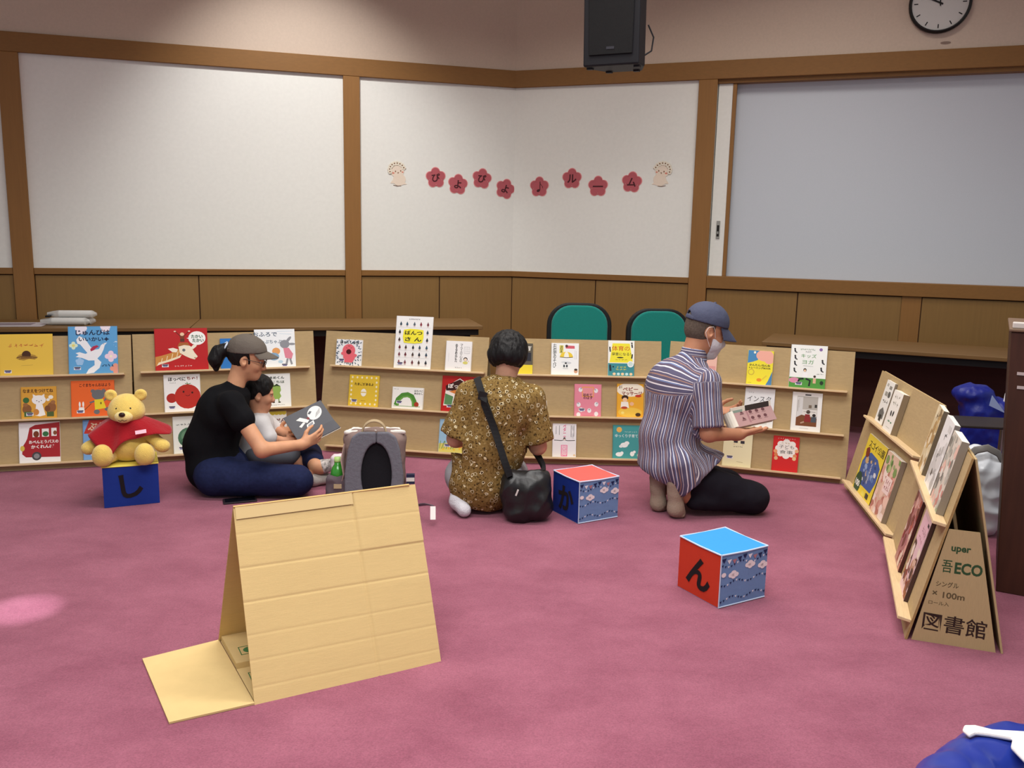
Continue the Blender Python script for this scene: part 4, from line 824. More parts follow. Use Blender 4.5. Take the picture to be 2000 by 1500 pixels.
# ------------------------------------------------------------------ fabric letter cubes
NAVY = mat('navy_cloth', (20, 48, 132), .7, spec=.25, bump=.25, bump_scale=14)
BUNT = mat('blue_grey_print_cloth', (112, 142, 186), .75, spec=.2, bump=.3, bump_scale=14)
REDC = mat('red_orange_cloth', (196, 58, 36), .7, spec=.2, bump=.25, bump_scale=14)
SALM = mat('salmon_cloth', (226, 92, 84), .75, bump=.2, bump_scale=16)
SKYC = mat('bright_blue_cloth', (52, 146, 224), .7, bump=.25, bump_scale=14)
YELC = mat('yellow_cloth', (232, 218, 96), .75, bump=.2, bump_scale=14)
HEM = mat('pale_blue_hem', (190, 204, 226), .7)
CLD = mat('print_white_cloud', (238, 226, 228), .75)
LETC = mat('black_felt_letter', (28, 18, 22), .9)
BN1 = mat('bunting_navy', (30, 40, 84), .8); BN2 = mat('bunting_white', (228, 226, 234), .8); BN3 = mat('bunting_rose', (178, 120, 130), .8)
def fabric_cube(x, y, rz, w, d, h, ch, lrot, mleft, mtop, mright, label, front_letter_right=False):
    t = thing('fabric_cube', label, 'fabric cube', (x, y, 0), rz, 'soft cloth letter cubes on the carpet')
    # local: corner at 0, right face runs along +x at y=0, left face runs along +y at x=0
    def face(M, a, b, m, seed):
        mb = MB(); n = 14; vs = []; fs = []
        for j in range(n + 1):
            for i in range(n + 1):
                u, v = i / n, j / n
                z = .0012 * math.sin(PI * u) * math.sin(PI * v) + .0010 * noise.noise(V3((u * 3 + seed, v * 3, seed))) * math.sin(PI * u) * math.sin(PI * v)
                vs.append((a * u, b * v, z))
        for j in range(n):
            for i in range(n): q = j * (n + 1) + i; fs.append((q, q + 1, q + n + 2, q + n + 1))
        mb.add(vs, fs, m, M, True)
        return mb
    Mr = Matrix(((1, 0, 0, 0), (0, 0, -1, 0), (0, 1, 0, 0.002), (0, 0, 0, 1)))
    Ml = Matrix(((0, 0, -1, 0), (-1, 0, 0, d), (0, 1, 0, 0.002), (0, 0, 0, 1)))
    Mback = Matrix(((-1, 0, 0, w), (0, 0, 1, d), (0, 1, 0, 0.002), (0, 0, 0, 1)))
    Mrr = Matrix(((0, 0, 1, w), (1, 0, 0, 0), (0, 1, 0, 0.002), (0, 0, 0, 1)))
    Mt = Matrix.Translation((0, 0, h + .002))
    mb = face(Mr, w, h, mright, 1.3)
    for M2, a, b, m, s in ((Mback, w, h, mright, 3.1), (Mrr, d, h, mleft, 4.2)):
        q = face(M2, a, b, m, s); mb.add(q.v, q.f, m, None, True)
    mb.box(0, w, 0, d, .001, .003, mright)
    body = mb.build('cloth_sides', t)
    face(Ml, d, h, mleft, 2.2).build('letter_side', t)
    face(Mt, w, d, mtop, 5.7).build('top_side', t)
    mb = MB()
    for p in (((0, 0), (w, 0)), ((w, 0), (w, d)), ((w, d), (0, d)), ((0, d), (0, 0))):
        mb.tube([(p[0][0], p[0][1], h + .002), ((p[0][0] + p[1][0]) / 2, (p[0][1] + p[1][1]) / 2, h - .001), (p[1][0], p[1][1], h + .002)], .0038, HEM if mright is BUNT else YELC, 6)
    for p in (((0, 0), (w, 0)),) if mright is BUNT else (): mb.tube([(p[0][0], p[0][1], .004), (p[1][0], p[1][1], .004)], .003, HEM, 6)
    if mright is BUNT: mb.tube([(0, 0, .002), (0, 0, h)], .0026, HEM, 6)
    mb.build('piping', t)
    if mright is BUNT:
        mb = MB(); z = .0024
        for r, (yy, s) in enumerate(((.90, 1.0), (.80, .45), (.45, .45), (.15, .45))):
            k = 9 if r == 0 else 16
            for i in range(k):
                u = (i + .5) / k; v = yy + .035 * math.cos(u * 12.5 + r) * (1 if r else .8) + .02 * u
                q = .048 * s
                mb.poly([((u - q) * w, v * h, z), (u * w, (v - 1.7 * q) * h, z), ((u + q) * w, (v + .01) * h, z)], (BN1, BN2, BN3, BN1)[i % 4] if r == 0 else (BN1, BN1, BN2)[i % 3])
        for cx, cy in ((.27, .59), (.62, .72), (.9, .66), (.0, .62)):
            for dx, dy, rr in ((-.06, 0, .05), (.0, .03, .062), (.06, 0, .05), (.0, -.025, .055)):
                if 0.0 < cx + dx < .99: mb.poly([(min(w, max(0, p[0])), p[1], z + .0004 + dx * .001) for p in ell((cx + dx) * w, (cy + dy) * h, rr * w, rr * .8 * w, 14)], CLD)
        for v in mb.v: v.xyz = Mr @ v
        mb.build('bunting_print', body)
    mb = MB(); q = MB()
    if front_letter_right: letter(q, ch, w * .50, h * .50, None, h * .60, .0026, LETC, .05, lrot)
    else: letter(q, ch, d * .52, h * .46, None, h * .60, .0026, LETC, .05, lrot)
    for v, in zip(q.v): pass
    mb.add(q.v, q.f, LETC, Mr if front_letter_right else Ml); mb.build('felt_letter', t)
    return t
fabric_cube(.8177, 3.1797, .5142, .243, .243, .2144, 'ん', -.18, REDC, SKYC, BUNT, 'cloth cube with a black letter n on its red side and a bright blue top')
fabric_cube(.3436, 4.1465, .5193, .240, .240, .2144, 'か', .05, NAVY, SALM, BUNT, 'cloth cube with a salmon top touching the black shoulder bag')
fabric_cube(-2.058, 4.243, .43, .262, .235, .212, 'し', .12, NAVY, YELC, NAVY, 'navy cloth cube with a yellow top carrying the plush bear', True)

# ------------------------------------------------------------------ smooth organic bodies (distance field -> one continuous surface)
NP = np.float32
class SDF:
    def __init__(s, lo, hi, h):
        s.lo = np.array(lo, NP); s.h = h
        n = np.ceil((np.array(hi) - np.array(lo)) / h).astype(int) + 1
        s.ax = [s.lo[i] + h * np.arange(n[i]).astype(NP) for i in range(3)]
        s.D = np.full(n, 0.06, NP)
    def _sub(s, lo, hi):
        sl = []
        for i in range(3):
            a = max(0, int(math.floor((lo[i] - s.lo[i]) / s.h))); b = min(s.D.shape[i], int(math.ceil((hi[i] - s.lo[i]) / s.h)) + 1)
            if b <= a: return None, None
            sl.append(slice(a, b))
        X = s.ax[0][sl[0]][:, None, None]; Y = s.ax[1][sl[1]][None, :, None]; Z = s.ax[2][sl[2]][None, None, :]
        return tuple(sl), (X, Y, Z)
    def _mix(s, sl, d, k, op):
        A = s.D[sl]
        if op == 'add':
            r = np.minimum(A, d)
            if k > 0: hh = np.maximum(k - np.abs(A - d), 0) / k; r = r - hh * hh * k * .25
        else:
            d = -d; r = np.maximum(A, d)
            if k > 0: hh = np.maximum(k - np.abs(A - d), 0) / k; r = r + hh * hh * k * .25
        s.D[sl] = r
    def cap(s, a, b, ra, rb=None, k=.02, op='add'):
        rb = ra if rb is None else rb
        a = np.array(a, NP); b = np.array(b, NP); m = max(ra, rb) + .05
        sl, P = s._sub(np.minimum(a, b) - m, np.maximum(a, b) + m)
        if sl is None: return s
        ab = b - a; L = float(ab @ ab) + 1e-9
        dx, dy, dz = P[0] - a[0], P[1] - a[1], P[2] - a[2]
        t = np.clip((dx * ab[0] + dy * ab[1] + dz * ab[2]) / L, 0, 1)
        d = np.sqrt((dx - t * ab[0]) ** 2 + (dy - t * ab[1]) ** 2 + (dz - t * ab[2]) ** 2) - (ra + (rb - ra) * t)
        s._mix(sl, d, k, op); return s
    def chain(s, pts, rs, k=.02):
        for i in range(len(pts) - 1): s.cap(pts[i], pts[i + 1], rs[i], rs[i + 1], k)
        return s
    def ell(s, c, r, ax=None, k=.02, op='add'):
        """ellipsoid; ax = three unit axes matching the radii"""
        c = np.array(c, NP); m = max(r) + .05
        sl, P = s._sub(c - m, c + m)
        if sl is None: return s
        dx, dy, dz = P[0] - c[0], P[1] - c[1], P[2] - c[2]
        if ax is None: q = (dx, dy, dz)
        else: q = [dx * a[0] + dy * a[1] + dz * a[2] for a in ax]
        k0 = np.sqrt(sum((q[i] / r[i]) ** 2 for i in range(3))) + 1e-6
        k1 = np.sqrt(sum((q[i] / (r[i] * r[i])) ** 2 for i in range(3))) + 1e-6
        s._mix(sl, (k0 * (k0 - 1) / k1).astype(NP), k, op); return s
    def rbox(s, c, hx, ax, r, k=.02, op='add'):
        c = np.array(c, NP); m = float(np.linalg.norm(hx)) + .05
        sl, P = s._sub(c - m, c + m)
        if sl is None: return s
        dx, dy, dz = P[0] - c[0], P[1] - c[1], P[2] - c[2]
        q = [np.abs(dx * a[0] + dy * a[1] + dz * a[2]) - (hx[i] - r) for i, a in enumerate(ax)]
        d = np.sqrt(sum(np.maximum(x, 0) ** 2 for x in q)) + np.minimum(np.maximum(np.maximum(q[0], q[1]), q[2]), 0) - r
        s._mix(sl, d.astype(NP), k, op); return s
    def cut(s, p, n):
        """remove everything on the side n points to"""
        n = np.array(n, NP); n /= np.linalg.norm(n)
        d = (s.ax[0][:, None, None] - p[0]) * n[0] + (s.ax[1][None, :, None] - p[1]) * n[1] + (s.ax[2][None, None, :] - p[2]) * n[2]
        s.D = np.maximum(s.D, d); return s
    def mesh(s):
        D = s.D
        D[0] = D[-1] = .05; D[:, 0] = D[:, -1] = .05; D[:, :, 0] = D[:, :, -1] = .05
        I = D < 0; sh = tuple(x - 1 for x in D.shape)
        cs = [(i, j, k) for i in (0, 1) for j in (0, 1) for k in (0, 1)]
        cnt = np.zeros(sh, np.int8)
        for i, j, k in cs: cnt += I[i:i + sh[0], j:j + sh[1], k:k + sh[2]]
        act = (cnt > 0) & (cnt < 8); idx = np.full(sh, -1, np.int64); g = np.argwhere(act); idx[act] = np.arange(len(g))
        val = np.stack([D[g[:, 0] + i, g[:, 1] + j, g[:, 2] + k] for i, j, k in cs], 1)
        acc = np.zeros((len(g), 3)); num = np.zeros(len(g))
        C = np.array(cs, float)
        for a in range(8):
            for b in range(a + 1, 8):
                if abs(C[a] - C[b]).sum() != 1: continue
                va, vb = val[:, a], val[:, b]; m = (va < 0) != (vb < 0)
                t = np.where(m, va / np.where(m, va - vb, 1), 0)
                acc += m[:, None] * (C[a] + t[:, None] * (C[b] - C[a])); num += m
        V = s.lo + s.h * (g + acc / num[:, None])
        F = []
        for ax in range(3):
            o = [0, 0, 0]; o[ax] = 1
            n0 = D.shape; A = I[:n0[0] - o[0], :n0[1] - o[1], :n0[2] - o[2]]; B = I[o[0]:, o[1]:, o[2]:]
            for flip in (False, True):
                e = np.argwhere(A & ~B if not flip else ~A & B)
                u, v = (ax + 1) % 3, (ax + 2) % 3
                ok = (e[:, u] > 0) & (e[:, v] > 0) & (e[:, u] < sh[u]) & (e[:, v] < sh[v]); e = e[ok]
                q = []
                for du, dv in ((-1, -1), (0, -1), (0, 0), (-1, 0)):
                    c = e.copy(); c[:, u] += du; c[:, v] += dv; q.append(idx[c[:, 0], c[:, 1], c[:, 2]])
                q = np.stack(q, 1)
                F.append(q if not flip else q[:, ::-1])
        return V, np.concatenate(F)
def nrm(v):
    v = np.array(v, float); return v / np.linalg.norm(v)
def organic(name, sdf, m, parent, base=(0, 0, 0), fold=None, attr=None):
    """fold(p, n) -> offset along the normal; attr(V) -> per vertex float called 'band'"""
    V, F = sdf.mesh()
    me = bpy.data.meshes.new(name)
    me.from_pydata((V - np.array(base)).tolist(), [], F.tolist())
    me.polygons.foreach_set('use_smooth', [True] * len(F)); me.materials.append(m); me.update()
    if fold:
        ns = np.zeros(len(V) * 3); me.vertex_normals.foreach_get('vector', ns); ns = ns.reshape(-1, 3)
        off = np.array([fold(V3(p)) for p in V]); W = V + ns * off[:, None]
        me.vertices.foreach_set('co', (W - np.array(base)).ravel()); me.update()
    if attr is not None:
        a = me.attributes.new('band', 'FLOAT', 'POINT'); a.data.foreach_set('value', np.asarray(attr(V), NP))
    o = bpy.data.objects.new(name, me); COL.objects.link(o); o.parent = parent
    return o

def head_axes(fwd, roll=0.0):
    f = nrm(fwd); r = nrm(np.cross(f, (0, 0, 1))); u = np.cross(r, f)
    return f, r * math.cos(roll) + u * math.sin(roll), u * math.cos(roll) - r * math.sin(roll)
class Head:
    def __init__(s, c, fwd, sc=1.0, roll=0.0):
        s.c = np.array(c, float); s.f, s.r, s.u = head_axes(fwd, roll); s.s = sc
    def p(s, f, r, u): return s.c + s.s * (f * s.f + r * s.r + u * s.u)
    def ax(s): return (s.f, s.r, s.u)
    def skin(s, S_, neck, nr=.052):
        k = s.s; A = s.ax()
        S_.ell(s.p(-.008, 0, .032), (.094 * k, .075 * k, .086 * k), A, .02)
        S_.ell(s.p(.030, 0, -.030), (.060 * k, .061 * k, .078 * k), A, .03)
        S_.ell(s.p(.058, 0, -.088), (.030 * k, .030 * k, .024 * k), A, .03)
        S_.cap(s.p(.082, 0, .004), s.p(.101, 0, -.030), .008 * k, .012 * k, .014)
        S_.ell(s.p(.096, 0, -.036), (.013 * k, .017 * k, .010 * k), A, .010)
        S_.ell(s.p(.081, .027, .018), (.012 * k, .024 * k, .007 * k), A, .012); S_.ell(s.p(.081, -.027, .018), (.012 * k, .024 * k, .007 * k), A, .012)
        S_.ell(s.p(.083, 0, -.062), (.013 * k, .024 * k, .006 * k), A, .006); S_.ell(s.p(.081, 0, -.072), (.013 * k, .021 * k, .006 * k), A, .006)
        for q in (1, -1):
            S_.ell(s.p(.066, q * .036, -.028), (.02 * k, .022 * k, .02 * k), A, .02)
            S_.ell(s.p(.096, q * .030, .000), (.014 * k, .017 * k, .009 * k), A, .008, 'sub')
            S_.ell(s.p(-.004, q * .076, -.008), (.020 * k, .009 * k, .032 * k), (nrm(s.f + .25 * s.u), nrm(s.r * q - .3 * s.f), nrm(s.u - .2 * s.f)), .006)
            S_.ell(s.p(.004, q * .084, -.004), (.010 * k, .006 * k, .016 * k), A, .004, 'sub')
        S_.cap(s.p(-.020, 0, -.040), neck, nr * k, nr * 1.08, .03)
    def eyes(s, parent, base):
        mb = MB(); W = mat('eye_white', (224, 218, 210), .3); K = mat('eye_dark', (34, 24, 20), .2)
        for q in (1, -1):
            c = s.p(.0765, q * .030, .001); mb.ball(tuple(c - base), .0105 * s.s, W, 12)
            c = s.p(.0832, q * .030, .0005); mb.ball(tuple(c - base), .0056 * s.s, K, 10)
        mb.build('eyes', parent)

def hand(S_, wrist, d, back, thumb, sc=1.0, curl=(.35, .45, .5, .55), bend=1.0, tc=.3, spread=.10):
    """palm, four fingers and a thumb. d: towards the fingertips, back: out of the back of the hand, thumb: side of the thumb"""
    w = np.array(wrist, float); d = nrm(d); b = nrm(np.array(back) - d * np.dot(back, d)); t = nrm(np.cross(b, d)); t = t * (1 if np.dot(t, thumb) > 0 else -1)
    S_.cap(w - d * .015, w + d * .02, .026 * sc, .027 * sc, .02)
    for i in range(4):
        o = (.027 - .018 * i) * sc
        kn = w + d * (.088 - .004 * abs(i - 1)) * sc + t * o + b * (.003 - .003 * abs(i - 1)) * sc
        S_.cap(w + d * .02 * sc + t * o * .6, kn, .0145 * sc, .0105 * sc, .012)
        L = (.040, .045, .042, .033)[i] * sc; a = 0; p = kn; dd = nrm(d + t * spread * (1.2 - .8 * i))
        for j, (fr, r0, r1) in enumerate(((1, .0098, .0090), (.62, .0090, .0082), (.52, .0082, .0070))):
            a += curl[i] * (1.0 if j == 0 else 1.15) * bend
            q = p + (dd * math.cos(a) - b * math.sin(a)) * L * fr
            S_.cap(p, q, r0 * sc, r1 * sc, .003); p = q
    p = w + d * .022 * sc + t * .024 * sc - b * .006 * sc
    q = p + nrm(d * .75 + t * .75 - b * (.25 + tc)) * .040 * sc; S_.cap(p, q, .0155 * sc, .0115 * sc, .012)
    r = q + nrm(d * .95 + t * .25 - b * (.2 + tc)) * .031 * sc; S_.cap(q, r, .0112 * sc, .0098 * sc, .004)
    S_.cap(r, r + nrm(d * 1.0 + t * .02 - b * (.1 + tc)) * .026 * sc, .0098 * sc, .0082 * sc, .003)

def skinmat(name, c):
    m = mat(name, c, .55, spec=.35, noise_scale=30, noise_amt=.05)
    m.node_tree.nodes['Principled BSDF'].inputs['Subsurface Weight'].default_value = .08
    m.node_tree.nodes['Principled BSDF'].inputs['Subsurface Radius'].default_value = (.01, .004, .002)
    return m
def wrinkle(a, s=(9, 9, 4), b=.0, seed=0.0):
    def f(p):
        q = V3((p.x * s[0] + seed, p.y * s[1], p.z * s[2]))
        n1 = noise.noise(q); n2 = noise.noise(q * 2.3 + V3((5, 1, 2)))
        return a * (1 - 2 * abs(n1)) * .6 + a * .45 * n2 + b
    return f

def cap_hat(H, m, parent, base, name='cap', side=1.0, drop=.0, hole=True, strap=None, droop=.030, lift=.018, side_droop=.016, spread=1.0):
    A = H.ax(); k = H.s
    lo = H.c - .2; hi = H.c + .2
    T = nrm(H.u * 1.0 - H.f * lift * 9)
    S_ = SDF(lo, hi, .0038)
    S_.ell(H.p(-.006, 0, .040), (.107 * k, .088 * k, .092 * k), A, 0)
    S_.ell(H.p(-.006, 0, .036), (.100 * k, .081 * k, .086 * k), A, 0, 'sub')
    S_.cut(H.p(0, 0, .030 - drop + lift * .4), -T)
    if hole: S_.ell(H.p(-.112, 0, .028 - drop), (.03 * k, .036 * k, .034 * k), A, 0, 'sub')
    t = organic(name, S_, m, parent, base, wrinkle(.0022, (14, 14, 14)))
    # brim
    mb = MB(); vs = []; fs = []; n = 22; q = 8; e = .0016
    for sd in (1, -1):
        for j in range(q + 1):
            for i in range(n + 1):
                a = spread * (-1.0 + 2.0 * i / n); g = j / q
                ext = .078 * math.cos(a * .78) ** .7
                fr = (.094 + ext * g) * math.cos(a) ; rr = .086 * math.sin(a) * (1 + .03 * g)
                dz = -side_droop * (rr / .08) ** 2 - droop * g - .25 * droop * g * g + lift * 1.15 * math.cos(a)
                vs.append(tuple(H.p(-.006 + fr, rr, .036 - drop + dz + sd * e) - base))
    o = (q + 1) * (n + 1)
    for j in range(q):
        for i in range(n):
            a = j * (n + 1) + i; fs.append((a, a + 1, a + n + 2, a + n + 1)); fs.append((o + a, o + a + n + 1, o + a + n + 2, o + a + 1))
    for i in range(n): a = q * (n + 1) + i; fs.append((a, a + 1, o + a + 1, o + a))
    mb.add(vs, fs, m, None, True); mb.build('brim', t)
    mb = MB(); mb.ball(tuple(H.p(-.006, 0, .133) - base), (.009, .009, .005), m, 10); mb.build('button', t)
    if hole:
        mb = MB(); pts = [tuple(H.p(-.006 - .106 * math.cos(a), .087 * math.sin(a), .034 - drop) - base) for a in np.linspace(-.62, .62, 9)]
        mb.tube(pts, [(.011, .002)] * 9, m, 8, None, V3(H.u)); mb.build('strap', t)
        if strap:
            mb = MB(); c = H.p(-.006 - .105 * math.cos(.62 * strap), .089 * math.sin(.62 * strap), .034 - drop) - base
            mb.tube([tuple(c + H.u * k1 * .009 + H.f * k2 * .007 + H.r * strap * .003) for k1, k2 in ((1, 1), (1, -1), (-1, -1), (-1, 1), (1, 1))], .0014, STEEL, 6); mb.build('buckle', t)
    return t

# ------------------------------------------------------------------ people
SKIN_M = skinmat('skin_man', (188, 132, 100)); SKIN_A = skinmat('skin_seated', (206, 152, 116)); SKIN_B = skinmat('skin_kneeling', (204, 156, 128)); SKIN_C = skinmat('skin_child', (206, 150, 118))
HAIRB = mat('black_hair', (15, 13, 14), .55, spec=.28, bump=.6, bump_scale=90, stretch=(1, 1, .10))
HAIRG = mat('short_grey_hair', (92, 80, 70), .8, noise_scale=120, noise_amt=.25, bump=.4, bump_scale=300)

def stripe_material():
    m = bpy.data.materials.new('striped_shirt_cotton'); m.use_nodes = True; nt = m.node_tree; b = nt.nodes['Principled BSDF']
    b.inputs['Roughness'].default_value = .8; b.inputs['Specular IOR Level'].default_value = .15
    at = nt.nodes.new('ShaderNodeAttribute'); at.attribute_name = 'band'
    mu = nt.nodes.new('ShaderNodeMath'); mu.operation = 'MULTIPLY'; mu.inputs[1].default_value = 1 / .046
    fr = nt.nodes.new('ShaderNodeMath'); fr.operation = 'FRACT'
    r = nt.nodes.new('ShaderNodeValToRGB'); r.color_ramp.interpolation = 'CONSTANT'
    st = [(0, (92, 88, 112)), (.17, (222, 216, 220)), (.25, (94, 84, 104)), (.40, (116, 130, 168)), (.48, (226, 222, 226)), (.53, (92, 86, 108)), (.68, (160, 124, 108)), (.745, (92, 84, 106)), (.86, (214, 206, 208)), (.90, (90, 86, 110))]
    e = r.color_ramp.elements
    e[0].position = 0; e[0].color = lin(st[0][1]); e[1].position = st[1][0]; e[1].color = lin(st[1][1])
    for p, c in st[2:]:
        x = e.new(p); x.color = lin(c)
    nt.links.new(at.outputs['Fac'], mu.inputs[0]); nt.links.new(mu.outputs[0], fr.inputs[0]); nt.links.new(fr.outputs[0], r.inputs[0]); nt.links.new(r.outputs[0], b.inputs['Base Color'])
    tc = nt.nodes.new('ShaderNodeTexCoord'); n = nt.nodes.new('ShaderNodeTexNoise'); n.inputs['Scale'].default_value = 16; n.inputs['Detail'].default_value = 3
    bp = nt.nodes.new('ShaderNodeBump'); bp.inputs['Strength'].default_value = .25; bp.inputs['Distance'].default_value = .02
    nt.links.new(tc.outputs['Object'], n.inputs['Vector']); nt.links.new(n.outputs[0], bp.inputs['Height']); nt.links.new(bp.outputs[0], b.inputs['Normal'])
    return m
def floral_material():
    m = bpy.data.materials.new('olive_floral_cotton'); m.use_nodes = True; nt = m.node_tree; b = nt.nodes['Principled BSDF']
    b.inputs['Roughness'].default_value = .85; b.inputs['Specular IOR Level'].default_value = .12
    tc = nt.nodes.new('ShaderNodeTexCoord')
    wn = nt.nodes.new('ShaderNodeTexNoise'); wn.inputs['Scale'].default_value = 70; wn.inputs['Detail'].default_value = 2
    ad = nt.nodes.new('ShaderNodeMix'); ad.data_type = 'VECTOR'; ad.inputs[0].default_value = .014
    nt.links.new(tc.outputs['Object'], wn.inputs['Vector']); nt.links.new(tc.outputs['Object'], ad.inputs[4]); nt.links.new(wn.outputs['Color'], ad.inputs[5])
    def vor(scale, off):
        mp = nt.nodes.new('ShaderNodeMapping'); mp.inputs['Location'].default_value = off
        v = nt.nodes.new('ShaderNodeTexVoronoi'); v.inputs['Scale'].default_value = scale; v.inputs['Randomness'].default_value = .85
        nt.links.new(ad.outputs[1], mp.inputs[0]); nt.links.new(mp.outputs[0], v.inputs['Vector']); return v
    base = nt.nodes.new('ShaderNodeTexNoise'); base.inputs['Scale'].default_value = 95; base.inputs['Detail'].default_value = 4
    nt.links.new(tc.outputs['Object'], base.inputs['Vector'])
    r0 = nt.nodes.new('ShaderNodeValToRGB'); e = r0.color_ramp.elements
    e[0].position = .34; e[0].color = lin((52, 38, 22)); e[1].position = .41; e[1].color = lin((118, 92, 48)); x = e.new(.62); x.color = lin((136, 110, 64)); x = e.new(.72); x.color = lin((160, 138, 92))
    nt.links.new(base.outputs[0], r0.inputs[0])
    def layer(prev, v, stops):
        r = nt.nodes.new('ShaderNodeValToRGB'); r.color_ramp.interpolation = 'CONSTANT'; a = r.color_ramp.elements
        a[0].position = 0; a[0].color = (*lin(stops[0][1])[:3], stops[0][2]); a[1].position = stops[1][0]; a[1].color = (*lin(stops[1][1])[:3], stops[1][2])
        for p, c, al in stops[2:]:
            y = a.new(p); y.color = (*lin(c)[:3], al)
        nt.links.new(v.outputs['Distance'], r.inputs[0])
        mx = nt.nodes.new('ShaderNodeMix'); mx.data_type = 'RGBA'
        nt.links.new(r.outputs['Alpha'], mx.inputs[0]); nt.links.new(prev, mx.inputs[6]); nt.links.new(r.outputs['Color'], mx.inputs[7]); return mx.outputs[2]
    c = layer(r0.outputs[0], vor(44, (3, 1, 2)), [(0, (44, 30, 18), 1), (.16, (44, 30, 18), 0)])
    c = layer(c, vor(28, (0, 0, 0)), [(0, (66, 46, 24), 1), (.09, (150, 122, 64), 1), (.14, (48, 32, 20), 1), (.21, (216, 200, 158), 1), (.285, (70, 48, 28), 1), (.32, (70, 48, 28), 0)])
    c = layer(c, vor(20, (5, 7, 1)), [(0, (150, 118, 60), 1), (.06, (60, 40, 24), 1), (.12, (226, 212, 176), 1), (.165, (120, 92, 50), 1), (.19, (46, 30, 18), 0)])
    nt.links.new(c, b.inputs['Base Color'])
    n = nt.nodes.new('ShaderNodeTexNoise'); n.inputs['Scale'].default_value = 14; bp = nt.nodes.new('ShaderNodeBump'); bp.inputs['Strength'].default_value = .3; bp.inputs['Distance'].default_value = .02
    nt.links.new(tc.outputs['Object'], n.inputs['Vector']); nt.links.new(n.outputs[0], bp.inputs['Height']); nt.links.new(bp.outputs[0], b.inputs['Normal'])
    return m
A_ = np.array

